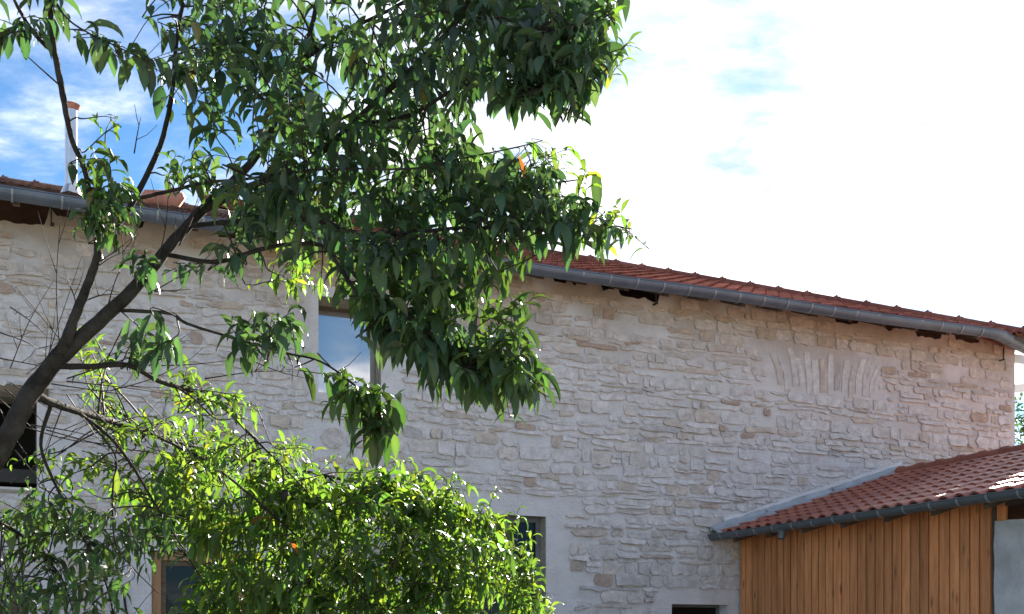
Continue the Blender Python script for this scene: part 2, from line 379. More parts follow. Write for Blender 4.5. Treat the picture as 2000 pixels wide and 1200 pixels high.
def stone(poly, tone, prot_b, prot_t, jit=.012):
    """poly: outline in (s,z), counter-clockwise seen from outside"""
    P = np.array(poly); n = len(P); c = P.mean(0); zl, zh = P[:, 1].min(), P[:, 1].max()
    def dep(p, k=1.0):
        t = (p[1]-zl)/(zh-zl+1e-6); return -(prot_b*(1-t)+prot_t*t)*k
    base = float(0.035*(fbm(np.array([c[0]*.35]), np.array([c[1]*.35]), 31, 2)[0]-.5))
    v = [];
    for p in P: v.append((c[0]+(p[0]-c[0])*.93, .045, p[1]+.012*(1-(p[1]-zl)/(zh-zl+1e-6))))
    for p in P:
        q = c+(p-c)*.985; v.append((q[0], dep(q, .9)-base+random.uniform(-.003, .003), q[1]))
    for p in P:
        q = c+(p-c)*.72; v.append((q[0]+random.uniform(-.01, .01), dep(q)-base+random.uniform(-.006, .006), q[1]+random.uniform(-.006, .006)))
    v.append((c[0], dep(c)-base+random.uniform(-.008, .006), c[1]))
    f = []
    for i in range(n):
        j = (i+1) % n
        f += [(i, j, n+j, n+i), (n+i, n+j, 2*n+j, 2*n+i), (2*n+i, 2*n+j, 3*n)]
    STN.append((v, f, tuple(tone), np.ptp(P[:, 0])*np.ptp(P[:, 1]), tuple(c)))
def quad_outline(s0, s1, zb0, zb1, zt0, zt1):
    w = s1-s0; h = (zt0+zt1-zb0-zb1)/2; pts = []
    k = random.uniform(.06, .28)
    nb = 3 if w > .22 else 2
    j = lambda a: random.uniform(-a, a)
    for i in range(nb+1):
        t = k*.5+(1-k)*i/nb; pts.append((s0+w*t, zb0+(zb1-zb0)*t+j(.016)))
    pts.append((s1+j(.018), zb1+h*random.uniform(.25, .5)))
    if h > .12: pts.append((s1+j(.018), zb1+h*random.uniform(.6, .8)))
    for i in range(nb+1):
        t = 1-k*.5-(1-k)*i/nb; pts.append((s0+w*t, zt0+(zt1-zt0)*t+j(.018)))
    pts.append((s0+j(.018), zb0+h*random.uniform(.4, .7)))
    return pts
def gen_stones():
    z = -.05; row = 0
    wob = lambda s, zz: .05*float(fbm(np.array([s*.45]), np.array([zz*1.5]), 101, 2)[0]-.5) + .05*math.sin(s*.5+zz)*.4
    while z < WALL_TOP-.12:
        h = random.choice([.055,.07,.08,.09,.10,.115,.13,.15,.17])*random.uniform(.9, 1.1)
        s = S_L+random.uniform(0, .3)
        while s < S_R-.08:
            w = random.choice([.13,.18,.24,.30,.36,.44,.54])*random.uniform(.85, 1.15)
            if h < .1: w *= 1.15
            s1 = min(s+w, S_R-.05); g = random.uniform(.010, .022)
            a, b = s+g*.6, s1-g*.6
            if b-a > .07:
                pieces = [(a, b, z, z+h)]
                if h > .12 and random.random() < .20:
                    q = random.uniform(.4, .6)*h; pieces = [(a, b, z, z+q-.008), (a, b, z+q+.008, z+h)]
                for (p0, p1, q0, q1) in pieces:
                    if any(p1 > e0 and p0 < e1 and q1 > f0 and q0 < f1 for e0, e1, f0, f1 in EXCL): continue
                    lowzone = WP(1105, 900)[0] < p0 < WP(1430, 900)[0] and q0 < WP(1200, 1020)[1]
                    if random.random() < (.03 if lowzone else .07): continue
                    if random.random() < .3: p0 += random.uniform(0, .03); q1 -= random.uniform(0, .025)
                    topzone = q1 > WALL_TOP-.75
                    if topzone and random.random() < .22: continue
                    o0, o1 = wob(p0, z), wob(p1, z); gg = random.uniform(.006, .014); sk = random.uniform(-.026, .026)
                    r = random.random()
                    pb = random.uniform(.008, .022) if r < .5 else random.uniform(.020, .042)
                    pt = random.uniform(-.006, .012)
                    if lowzone: pb *= 1.35; pt += .006
                    if topzone: pb *= .6
                    px, py = PX(p0, 0, q1)
                    if any(x0-8 < px < x1+4 and py < y1+6 for x0, y0, x1, y1 in GAPS): continue
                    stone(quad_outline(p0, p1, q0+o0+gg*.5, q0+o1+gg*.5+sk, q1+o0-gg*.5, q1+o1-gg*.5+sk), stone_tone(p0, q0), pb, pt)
            s = s1
        z += h; row += 1
    # relieving arch of upright stones
    n = 14; w = (ARC[1]-ARC[0])/n
    for i in range(n):
        lean = (i+.5-n/2)/n*.26; a = ARC[0]+w*i+random.uniform(.006, .03); b = ARC[0]+w*(i+1)-random.uniform(.006, .03)
        zb, zt = ARC[2]+random.uniform(-.05, .06), ARC[3]+random.uniform(-.12, .03)
        stone([(a-lean*.3, zb), (b-lean*.3, zb+.01), (b+.01, (zb+zt)/2), (b+lean, zt), (a+lean, zt-.01), (a-.005, (zb+zt)/2)], stone_tone(a, zb), random.uniform(.003, .012), random.uniform(-.002, .006))
    stone([(RND[0]+.15*k*math.cos(a), RND[1]+.14*k*math.sin(a)) for a, k in ((a, random.uniform(.86, 1.08)) for a in np.linspace(0, 2*math.pi, 11)[:-1])], np.array([.66,.60,.56]), .016, .004)
gen_stones()
# the 300 stones that show largest and clear of the tree are pieces of their own, the rest one part
def score(sn):
    x, y = PX(sn[4][0], 0, sn[4][1])
    vis = 0 < x < 1990 and 380 < y < 1210
    clear = x > 1080 and not (x > 1400 and y > 1040-.33*(x-1385))
    return sn[3]*(3 if clear else 1)*(1 if vis else 0)
order = sorted(range(len(STN)), key=lambda i: -score(STN[i])); top300 = order[:300]; rest = order[300:]
for i in top300:
    v, f, t, a, c = STN[i]
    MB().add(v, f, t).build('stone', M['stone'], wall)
mb = MB()
for i in rest: mb.add(STN[i][0], STN[i][1], STN[i][2])
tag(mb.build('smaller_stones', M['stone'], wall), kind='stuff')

# ---- body behind the facade: end walls, back wall, ceiling so rooms stay dark
mb = MB(); DB = 16.4
mb.add([(S_R,0.0,-.1),(S_R,DB,-.1),(S_R,DB,WALL_TOP-.1),(S_R,0.0,WALL_TOP-.1)], [(0,1,2,3)], (1,.85,.8)).build('end_wall', M['mortar'], house)
MB().box((S_L,.45,-.1), (S_R-.02,.5,WALL_TOP-.05)).build('inner_leaf', M['plaster_dark'], house) if False else None
MB().add([(S_L,0,-.1),(S_L,DB,-.1),(S_L,DB,WALL_TOP-.1),(S_L,0,WALL_TOP-.1)], [(3,2,1,0)], (1,1,1)).build('end_wall', M['mortar'], house)
MB().add([(S_L,DB,-.1),(S_R,DB,-.1),(S_R,DB,WALL_TOP),(S_L,DB,WALL_TOP)], [(3,2,1,0)], (1,1,1)).build('back_wall', M['mortar'], house)
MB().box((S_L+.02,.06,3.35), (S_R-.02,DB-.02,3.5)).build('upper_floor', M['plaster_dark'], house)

# ---- openings
def opening(key, name, depth, reveal_mat, label=None):
    s0, s1, z0, z1 = OP[key]; w = empty(name); w.parent = house
    if label: w['label'] = label
    t = .03; e = .012
    mb = MB()
    mb.box((s0-t,e,z0-t), (s0,depth,z1+t)); mb.box((s1,e,z0-t), (s1+t,depth,z1+t)); mb.box((s0,e,z1), (s1,depth,z1+t)); mb.box((s0,e,z0-t), (s1,depth,z0))
    mb.build('reveal', reveal_mat, w)
    return w, s0, s1, z0, z1
def frame(w, s0, s1, z0, z1, d, th, dp, m, name='frame'):
    mb = MB(); mb.box((s0,d,z0), (s0+th,d+dp,z1)); mb.box((s1-th,d,z0), (s1,d+dp,z1)); mb.box((s0+th,d,z1-th), (s1-th,d+dp,z1)); mb.box((s0+th,d,z0), (s1-th,d+dp,z0+th))
    return mb.build(name, m, w)
M['reveal'] = mat('raw_reveal', (.33,.28,.21), (.42,.37,.29), 5, .95, .1, .4, 20)
w, s0, s1, z0, z1 = opening('upper', 'window', .36, M['reveal'], 'bare upper window whose glass mirrors the blue sky')
frame(w, s0, s1, z0, z1, .22, .016, .05, M['greyframe'])
MB().box((s0+.016,.235,z0+.016), (s1-.016,.247,z1-.016)).build('pane', M['coated_glass'], w)
MB().box((s0+.003,.03,z1-.11), (s1-.003,.20,z1-.002)).build('lintel', M['oldwood'], w)
w, s0, s1, z0, z1 = opening('left', 'window', .45, M['reveal'], 'dark unglazed window opening under an old timber lintel')
MB().box((s0-.18,-.015,z1+.002), (s1+.12,.30,z1+.14)).build('lintel', M['oldwood'], w)
MB().box((s0-.1,-.03,z0-.06), (s1+.05,.3,z0-.032)).build('sill', M['reveal'], w)
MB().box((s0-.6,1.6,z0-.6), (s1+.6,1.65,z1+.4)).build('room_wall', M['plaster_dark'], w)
w, s0, s1, z0, z1 = opening('lowleft', 'window', .40, M['render'], 'ground floor window in a new orange timber frame')
frame(w, s0, s1, z0, z1, .04, .11, .12, M['frame'])
frame(w, s0+.112, s1-.112, z0+.112, z1-.112, .09, .06, .06, M['oldwood'], 'sash')
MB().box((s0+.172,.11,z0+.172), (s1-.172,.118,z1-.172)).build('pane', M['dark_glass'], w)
w, s0, s1, z0, z1 = opening('door', 'door', .32, M['reveal'], 'dark glazed door set back in a smooth rendered surround')
frame(w, s0, s1, z0, z1, .16, .07, .07, M['greyframe'])
mid = (s0+s1)/2
MB().box((mid-.04,.165,z0+.07), (mid+.04,.225,z1-.07)).build('meeting_stile', M['greyframe'], w)
for a, b in ((s0+.07, mid-.04), (mid+.04, s1-.07)): MB().box((a,.19,z0+.07), (b,.20,z1-.07)).build('pane', M['dark_glass'], w)
MB().box((mid+.05,.13,1.05), (mid+.07,.165,1.20)).build('handle', M['iron'], w)
w, s0, s1, z0, z1 = opening('lowright', 'window', .34, M['render'], 'small ground floor window beside the timber lean-to')
frame(w, s0, s1, z0, z1, .22, .05, .06, M['greyframe'])
MB().box((s0+.05,.245,z0+.05), (s1-.05,.255,z1-.05)).build('pane', M['dark_glass'], w)
w, s0, s1, z0, z1 = opening('corner', 'door', .30, M['reveal'], 'old brown plank door at the far left of the facade')
n = 7
for i in range(n):
    a = s0+(s1-s0)*i/n; MB().box((a+.004,.2+.006*(i % 2),z0), (a+(s1-s0)/n-.004,.24,z1)).build('plank', M['oldwood'], w)
# keystones over that door
mb = MB()
for i in range(7):
    a = -.55+i*1.1/6; cs = (s0+s1)/2+math.sin(a)*.62; cz = z1-.40+math.cos(a)*.56
    ca, sa = math.cos(a), math.sin(a)
    q = [(-.075,-.11),(.075,-.11),(.088,.11),(-.088,.11)]
    P = [(cs+x*ca+y*sa, cz-x*sa+y*ca) for x, y in q]
    mb = MB().add([(x,-.028,z) for x, z in P]+[(x,.03,z) for x, z in P], [(0,1,2,3),(0,4,5,1),(1,5,6,2),(2,6,7,3),(3,7,4,0)], (.5,.48,.46)); mb.build('arch_stone', M['stone'], w)
# cable hanging on the wall
mb = MB(); pts = [(*p,) for p in catmull([(WP(244,1146)[0],-.03,WP(244,1146)[1]), (WP(242,1165)[0],-.06,WP(242,1165)[1]), (WP(246,1195)[0],-.04,WP(246,1195)[1]), (WP(256,1240)[0],-.03,WP(256,1240)[1]), (WP(256,1240)[0],-.03,.4)], 5)]
tube(mb, pts, [.016]*len(pts), 6); cb = mb.build('wall_cable', M['cable'], None, True); cb.location = P0; cb.rotation_euler = (0, 0, ANG)
tag(cb, 'black cable hanging down the stone wall left of the orange-framed window', 'cable')

# ---- roof
roof = empty('roof'); roof.parent = house; roof['label'] = 'low red clay tile roof hipped at the right end'
S_STEP = WP(600, 450)[0]; DR = 8.0; DL = 4.2
def deck(name, pts, m): return MB().add(pts, [tuple(range(len(pts)))]).build(name, m, roof)
lo = .045
s_apex = S_HIP-(DR-GD)
zr = roof_z(DR); zl = roof_z(DL, TANL)
EV = GD+.05
deck('underlay', [(S_STEP,EV,roof_z(EV)-lo),(S_HIP-(EV-GD),EV,roof_z(EV)-lo),(s_apex,DR,zr-lo),(S_STEP,DR,zr-lo)], M['deck'])
deck('underlay', [(S_HIP+.05,EV,roof_z(EV)-lo),(S_HIP+.05,2*DR-EV,roof_z(EV)-lo),(s_apex,DR,zr-lo)], M['deck'])
deck('underlay', [(S_STEP,DR,zr-lo),(s_apex,DR,zr-lo),(S_HIP,2*DR-EV,roof_z(EV)-lo),(S_STEP,2*DR-EV,roof_z(EV)-lo)], M['deck'])
deck('underlay', [(S_L-.3,EV,roof_z(EV,TANL)-lo),(S_STEP,EV,roof_z(EV,TANL)-lo),(S_STEP,DL,zl-lo),(S_L-.3,DL,zl-lo)], M['deck'])
deck('underlay', [(S_L-.3,DL,zl-lo),(S_STEP,DL,zl-lo),(S_STEP,DB+.2,zl-lo-.35*(DB-DL)*.5),(S_L-.3,DB+.2,zl-lo-.35*(DB-DL)*.5)], M['deck'])
MB().add([(S_STEP,.1,WALL_TOP-.5),(S_STEP,DR,zr-.06),(S_STEP,DB,WALL_TOP-.5)], [(0,2,1)], (1,1,1)).build('gable_panel', M['mortar'], roof)
MB().box((S_L,GD+.06,ZE-.06), (S_R+.2,GD+.085,ZE+.02)).build('fascia', M['soffit'], roof)
# rafter feet
r0 = S_L+.2
while r0 < S_R:
    b = [(r0,GD+.1,roof_z(GD+.1)-.17),(r0+.07,GD+.1,roof_z(GD+.1)-.17),(r0+.07,.7,roof_z(.7)-.17),(r0,.7,roof_z(.7)-.17)]
    MB().add(b+[(x,y,z+.11) for x,y,z in b], [(3,2,1,0),(0,1,5,4),(1,2,6,5),(2,3,7,6),(3,0,4,7)]).build('rafter', M['soffit'], roof)
    r0 += .62
# tiles
TW, TE = 0.235, 0.345
def tile_mesh(name, W, Lg, m, hump=.032, tone=(1,1,1), th=.014, lift=.034, roll=False):
    xs = [0,.10,.22,.34,.46,.58,.70,.82,.92,1.0]
    prof = [(x*W*1.02, hump*(math.exp(-((x-.78)/.15)**2)) - .010*math.exp(-((x-.32)/.2)**2)) for x in xs]
    if roll:
        xs = [0,.06,.13,.22,.33,.45,.57,.68,.78,.88,.95,1.0]
        prof = [(x*W*1.03, hump*(math.sin(math.pi*min(max((x-.10)/.80, 0), 1))**.75) + (.006 if x > .97 else 0)) for x in xs]
    v = []; f = []; n = len(prof)
    for x, z in prof: v.append((x, 0, z+lift))
    for x, z in prof: v.append((x, Lg, z+.006))
    for x, z in prof: v.append((x, 0.004, z+lift-th-.008))
    for i in range(n-1): f += [(i, i+1, n+i+1, n+i), (2*n+i, 2*n+i+1, i+1, i)]
    f += [(0, n, 2*n), (n-1, 3*n-1, 2*n-1)]
    return MB().add(v, f, tone).build(name, m, None, False, True)
def tones(): k = random.uniform(.86, 1.1); return (k, k*random.uniform(.95, 1.06), k*random.uniform(.93, 1.08))
tile_me = [tile_mesh('tile', TW, TE+.06, M['tile'], hump=.046, th=.022, lift=.040, tone=tones()) for _ in range(6)]
otile_me = [tile_mesh('tile', TW, TE+.06, M['old_tile'], tone=tones()) for _ in range(6)]
def place(me_list, org, ex, ey, ez, lst):
    jit = random.uniform(-.006, .006)
    Mx = Matrix(((ex[0], ey[0], ez[0], org[0]), (ex[1], ey[1], ez[1], org[1]), (ex[2], ey[2], ez[2], org[2]), (0, 0, 0, 1)))
    Mx = Mx @ Matrix.Rotation(random.uniform(-.008, .008), 4, 'Z') @ Matrix.Translation((0, jit, random.uniform(-.003, .003)))
    lst.append((random.choice(me_list), Mx))
def join_tiles(name, lst, parent, m):
    Vs, Fs, Cs = [], [], []; mb = MB()
    for me, Mx in lst:
        t = random.uniform(.72, 1.12); t3 = (t, t*random.uniform(.95, 1.05), t*random.uniform(.92, 1.08))
        mb.add([Mx @ v.co for v in me.vertices], [tuple(p.vertices) for p in me.polygons], t3)
    return tag(mb.build(name, m, parent), kind='stuff')
th = math.atan(TANR); near_t, far_t = [], []
row = 0
while True:
    dd = GD + (row*TE)*math.cos(th); 
    if dd > DR-.1: break
    s = S_STEP + .0
    smax = S_HIP-(dd-GD)-.1
    while s < smax:
        lst = near_t if (row < 7 and WP(880, 480)[0] < s < WP(1560, 590)[0]) else far_t
        place(tile_me, (s, dd, roof_z(dd)-.02), (1, 0, 0), (0, math.cos(th), math.sin(th)), (0, -math.sin(th), math.cos(th)), lst)
        s += TW
    row += 1
near_t.sort(key=lambda t: t[1][1][3]); far_t += near_t[300:]; near_t = near_t[:300]
for me, Mx in near_t:
    o = link('tile', me, roof); o.matrix_local = Mx
join_tiles('upper_tiles', far_t, roof, M['tile'])
far_t = []; thl = math.atan(TANL); row = 0
while True:
    dd = GD+row*TE*math.cos(thl)
    if dd > DL-.05: break
    s = S_L-.3
    while s < S_STEP-.02:
        place(otile_me, (s, dd, roof_z(dd, TANL)-.02), (1, 0, 0), (0, math.cos(thl), math.sin(thl)), (0, -math.sin(thl), math.cos(thl)), far_t); s += TW
    row += 1
join_tiles('weathered_tiles', far_t, roof, M['old_tile'])
# ridge / hip tiles: half-round with a collar and knob
def ridge_tile(name, parent, a, b, r, m, knob=True):
    a = Vector(a); b = Vector(b); ax = (b-a).normalized(); sd = ax.cross(Vector((0,0,1))).normalized(); up = sd.cross(ax)
    mb = MB(); n = 9; prof = [(0, 1.0), (.80, .93), (.81, 1.13), (1.0, 1.13)]; vs = []; L_ = (b-a).length
    for t, k in prof:
        for i in range(n):
            an = math.pi*(-.05+1.1*i/(n-1)); vs.append(a+ax*(t*L_*1.04)+sd*(math.cos(an)*r*k)+up*(math.sin(an)*r*k))
    fs = [(j*n+i, j*n+i+1, (j+1)*n+i+1, (j+1)*n+i) for j in range(len(prof)-1) for i in range(n-1)]
    k_ = random.uniform(.85, 1.1); mb.add(vs, [f[::-1] for f in fs], (k_, k_*.98, k_*.95))
    if knob:
        c = a+ax*L_*.9+up*r*1.13; s_ = r*.15
        mb.box((c.x-s_, c.y-s_, c.z-s_*.6), (c.x+s_, c.y+s_, c.z+s_*1.2), (k_, k_, k_))
    return mb.build(name, m, parent)
hip = lambda t: (S_HIP-t, GD+t, roof_z(GD+t)+.03)
t = .05
while t < DR-GD-.2:
    ridge_tile('hip_tile', roof, hip(t+.335), hip(t), .085, M['tile']); t += .335
s = S_STEP
while s < s_apex: ridge_tile('ridge_tile', roof, (s, DR, zr+.02), (s+.42, DR, zr+.02), .11, M['tile']); s += .42
s = S_L-.3
while s < S_STEP: ridge_tile('ridge_tile', roof, (s, DL, zl+.0), (s+.42, DL, zl+.0), .09, M['old_tile']); s += .42
# gutter
def gutter_profile(r):
    o = [(math.cos(a)*r, math.sin(a)*r) for a in np.linspace(math.pi, 2*math.pi, 13)]
    i_ = [(math.cos(a)*(r-.006), math.sin(a)*(r-.006)) for a in np.linspace(2*math.pi, math.pi, 13)]
    bead = [(-r-.012, .004), (-r-.010, .016), (-r+.004, .018)]
    return o + i_ + bead[::-1]
def sweep(mb, path, prof, sides, col=None):
    """path: points; sides: horizontal outward (away from wall) unit vector per point; profile x<0 is outward"""
    n = len(prof); vs = []
    for p, sd in zip(path, sides):
        for x, y in prof: vs.append((p[0]-sd[0]*x, p[1]-sd[1]*x, p[2]+y))
    fs = [(j*n+i, j*n+(i+1) % n, (j+1)*n+(i+1) % n, (j+1)*n+i) for j in range(len(path)-1) for i in range(n)]
    fs += [tuple(range(n)), tuple(range((len(path)-1)*n, len(path)*n))[::-1]]
    mb.add(vs, fs, col)
RG = .100
s_b = WP(1945, 650, GD)[0]
bend = math.radians(21)
gpath = [(S_L-.3, GD, ZG)] + [(s, GD+.006*math.sin(s*2.1), ZG+.010*math.sin(s*1.3+1)) for s in np.arange(S_L, s_b-.05, .4)] + [(s_b, GD, ZG-.0), (s_b+.06, GD+.012, ZG-.003), (s_b+1.3*math.cos(bend), GD+1.3*math.sin(bend), ZG-.03)]
gs = []
for i, p in enumerate(gpath):
    a = 0 if p[0] < s_b else (bend*.5 if p[0] < s_b+.03 else bend)
    gs.append((math.sin(a), -math.cos(a)))
mb = MB(); sweep(mb, gpath, gutter_profile(RG), gs)
gut = mb.build('gutter', M['zinc'], house); gut['label'] = 'half-round zinc gutter with soldered joints'
s = S_L+.2
band = [(math.cos(a)*(RG+.005), math.sin(a)*(RG+.005)) for a in np.linspace(math.pi, 2*math.pi, 13)]
band = band+[(x*.97, y*.97) for x, y in band[::-1]]
while s < s_b-.1:
    mb = MB(); sweep(mb, [(s, GD, ZG), (s+.022, GD, ZG)], band, [(0,-1),(0,-1)]); mb.build('gutter_strap', M['zinc_light'], gut); s += .402+(.09 if s < 0 else 0)
for t in (.03, .45, .86):
    p = [(s_b+(t+k)*math.cos(bend), GD+(t+k)*math.sin(bend), ZG-.03*(t+k)/1.3) for k in (0, .024)]
    mb = MB(); sweep(mb, p, band, [(math.sin(bend), -math.cos(bend))]*2); mb.build('gutter_strap', M['zinc_light'], gut)
# eave of the turned corner
e1 = (s_b+1.3*math.cos(bend), GD+.1+1.3*math.sin(bend), ZG)
MB().add([(s_b,GD+.05,ZG-.02),(e1[0],e1[1],ZG-.04),(e1[0]-.5,e1[1]+1.2,ZG+.35),(s_b,GD+1.3,ZG+.42)], [(0,1,2,3)], (1,1,1)).build('corner_tiling', M['tile'], roof)
MB().box((S_R-.02,.08,WALL_TOP-.36), (S_R+.5,.12,WALL_TOP-.22)).build('corner_board', M['white'], roof)
# iron hooks below the eaves
for x, y in ((100, 418), (1958, 690), (1280, 578)):
    s, z = WP(x, y, -.06); MB().box((s-.008,-.09,z-.10), (s+.008,-.07,z+.09)).box((s-.008,-.09,z-.115), (s+.03,.02,z-.10)).build('gutter_hook', M['iron'], house)
# flue
fd = 3.2; fs_, fz = WP(139, 372, fd)
fx0, ftop = WP(139, 216, fd); fl = empty('flue', (fs_, fd, 0)); fl.parent = roof; fl['label'] = 'slim stainless steel flue pipe with rusty cowl'
zb = roof_z(fd, TANL)-.1
mb = MB(); tube(mb, [(0,0,zb),(0,0,ftop)], [.082,.082], 20); mb.build('flue_pipe', M['steel'], fl, False)
mb = MB()
for k in (.25, .55, .78): tube(mb, [(0,0,zb+(ftop-zb)*k),(0,0,zb+(ftop-zb)*k+.03)], [.086,.086], 20)
mb = MB(); tube(mb, [(0,0,zb+.08),(0,0,zb+.20),(0,0,zb+.22)], [.15,.10,.084], 20); mb.build('storm_collar', M['steel'], fl)
mb = MB(); tube(mb, [(0,0,ftop),(0,0,ftop+.02),(0,0,ftop+.07),(0,0,ftop+.085)], [.085,.10,.125,.10], 16); mb.build('cowl', M['copper'], fl)
# terracotta vent on the ridge of the left roof
vs_, vz = WP(318, 404, 3.6); v = empty('roof_vent', (vs_, 3.6, roof_z(3.6, TANL)-.02)); v.parent = roof; v['label'] = 'squat terracotta ridge vent'
mb = MB(); tube(mb, [(-.27,0,.09),(-.25,0,.10),(.14,0,.13),(.23,0,.12),(.26,0,.10)], [.08,.13,.15,.16,.13], 14); mb.build('vent_body', M['terracotta'], v, True)
mb = MB(); tube(mb, [(.12,0,.20),(.12,0,.28),(.12,0,.30)], [.06,.065,.08], 10); mb.build('vent_cap', M['terracotta'], v)

# ================================================================== LEAN-TO SHED
shed = empty('timber_lean_to', P0, ANG)
tag(shed, 'timber boarded lean-to with red tiled roof built against the stone facade', 'shed')
G_S = WP(1385, 1047)[0]; SG_Z = WP(1385, 1047)[1]; B_S = WP(1441, 1100)[0]
RS, RZ = WP(1745, 930); ST = (RZ-SG_Z-.02)/(RS-G_S-.1); sth = math.atan(ST)
def srz(s): return SG_Z+.02+ST*(s-G_S-.1)
DEND = -8.0
boards_end = SP(1940, 1100, B_S)[0]; pier_top = SP(1945, 1019, B_S)[1]
bw = empty('board_wall'); bw.parent = shed; bw['label'] = 'vertical larch board cladding'
MB().box((B_S+.03,boards_end,0), (B_S+.08,-.04,srz(B_S)-.13)).build('backing', M['soffit'], bw)
d = -.05; i = 0
while d > boards_end+.02:
    w_ = .150*random.uniform(.9, 1.1); e = max(d-w_+.022, boards_end); off = random.uniform(-.002, .003)
    zt = srz(B_S)-.12; ch = .010
    if e < d-.04:
        v = [(B_S+.03+off,d,.05),(B_S+off+.004,d,.05),(B_S+off,d-ch,.05),(B_S+off,e+ch,.05),(B_S+off+.004,e,.05),(B_S+.03+off,e,.05)]
        v = v+[(x,y,zt) for x,y,_ in v]
        MB().add(v, [(j,(j+1) % 6,(j+1) % 6+6,j+6) for j in range(6)]+[(11,10,9,8,7,6)]).build('plank', M['wood'], bw)
    d -= w_; i += 1
d = boards_end
MB().box((B_S+.05,d-.12,pier_top), (B_S+.08,d-.002,srz(B_S)-.12)).build('plank', M['wood'], bw)
pier = MB()
n = 14; vs = []; fs = []
ys = np.linspace(d-.03, DEND+.3, 30); zs = np.linspace(0, pier_top, 24)
for z in zs:
    for y in ys: vs.append((B_S-.02+.012*random.uniform(-1, 1), y, z+(random.uniform(-.012, .012) if z == zs[-1] else 0)))
for a in range(23):
    for b in range(29): fs.append((a*30+b, (a+1)*30+b, (a+1)*30+b+1, a*30+b+1))
pier.add(vs, fs).box((B_S+.012,ys[-1],0), (B_S+.28,ys[0],pier_top-.012)).build('rendered_pier', M['concrete'], shed, True)['label'] = 'grey rough rendered pier'
# sole plate above the pier, posts, far side and back
MB().box((B_S+.02,DEND+.3,srz(B_S)-.20), (B_S+.16,boards_end-.14,srz(B_S)-.08)).build('wall_plate', M['soffit'], shed)
s_far = 2*RS-B_S
MB().box((s_far,DEND+.3,0), (s_far+.08,-.05,srz(B_S)-.12)).build('far_wall', M['soffit'], shed)
MB().add([(B_S+.1,DEND+.32,0),(s_far,DEND+.32,0),(s_far,DEND+.32,srz(B_S)-.1),(RS,DEND+.32,RZ-.1),(B_S+.1,DEND+.32,srz(B_S)-.1)], [(0,1,2,3,4)]).build('gable_boards', M['wood'], shed)
# roof
sroof = empty('roof'); sroof.parent = shed; sroof['label'] = 'profiled red clay tiles rising to a half-round ridge'
g1 = G_S+.10
for s_a, z_a in ((g1, srz(g1)), (2*RS-g1, srz(g1))):
    p = [(s_a,-.03,z_a-.05),(s_a,DEND,z_a-.05),(RS,DEND,RZ-.05),(RS,-.03,RZ-.05)]
    MB().add(p, [(0,1,2,3)]).build('underlay', M['deck'], sroof)
TWs, TEs = .222, .335
st_me = [tile_mesh('tile', TWs, TEs+.05, M['shed_tile'], hump=.058, tone=tones(), lift=.030, th=.016, roll=True) for _ in range(5)]
tl = []; L_roof = (RS-g1)/math.cos(sth); nrow = int(L_roof/TEs)+1
for r_ in range(nrow):
    s = g1-.04+r_*TEs*math.cos(sth)
    if s > RS-.12: break
    d = -.10
    while d > DEND:
        place(st_me, (s, d, srz(s)-.02), (0,-1,0), (math.cos(sth),0,math.sin(sth)), (-math.sin(sth),0,math.cos(sth)), tl); d -= TWs
tl.sort(key=lambda t: -t[1][1][3] if False else -(t[1][1][3]))
tl.sort(key=lambda t: 0 if PX(t[1][0][3], t[1][1][3], t[1][2][3])[0] < 2020 else 1)
for me, Mx in tl[:300]:
    o = link('tile', me, sroof); o.matrix_local = Mx
if len(tl) > 300: join_tiles('outer_tiles', tl[300:], sroof, M['shed_tile'])
d = -.16
while d > DEND:
    ridge_tile('ridge_tile', sroof, (RS, d-.40, RZ+.01), (RS, d, RZ+.01), .105, M['shed_tile'], False); d -= .40
# gutter of the shed
RS_ = .073
sp = [(math.cos(a)*RS_, math.sin(a)*RS_) for a in np.linspace(math.pi, 2*math.pi, 13)]
mb = MB(); sweep(mb, [(G_S+.04,-.02,SG_Z), (G_S+.04,DEND,SG_Z)], gutter_profile(RS_), [(-1,0),(-1,0)])
sg = mb.build('gutter', M['zinc_new'], shed)
band2 = [(math.cos(a)*(RS_+.005), math.sin(a)*(RS_+.005)) for a in np.linspace(math.pi, 2*math.pi, 13)]; band2 = band2+[(x*.96, y*.96) for x, y in band2[::-1]]
d0 = SP(1510, 1040, G_S)[0]; d1 = SP(1989, 960, G_S)[0]; stp = (d1-d0)/10
for i in range(-3, 15):
    d = d0+i*stp
    if d > -.05 or d < DEND: continue
    mb = MB(); sweep(mb, [(G_S+.04,d,SG_Z), (G_S+.04,d-.026,SG_Z)], band2, [(-1,0)]*2)
    mb.box((G_S-.03,d,SG_Z+.015), (G_S+.13,d-.026,SG_Z+.021)); mb.build('gutter_bracket', M['zinc_light'], sg)
dsp, zsp = SP(1526, 1040, G_S+.03)
mb = MB(); tube(mb, [(G_S+.04,dsp,SG_Z-.045),(G_S+.04,dsp,SG_Z-.09),(G_S+.025,dsp,SG_Z-.17)], [.075,.05,.045], 14, cap=False); mb.build('outlet_spout', M['zinc_new'], sg, True)
for k in range(-1, 8):
    dd = -.4-k*.75; 
    if dd > -.05: continue
    p = [(G_S+.14,dd,srz(G_S+.14)-.15),(G_S+.14,dd-.07,srz(G_S+.14)-.15),(B_S+.6,dd-.07,srz(B_S+.6)-.15),(B_S+.6,dd,srz(B_S+.6)-.15)]
    MB().add(p+[(x,y,z+.1) for x,y,z in p], [(0,1,2,3),(0,4,5,1),(1,5,6,2),(2,6,7,3),(3,7,4,0)]).build('rafter', M['soffit'], sroof)
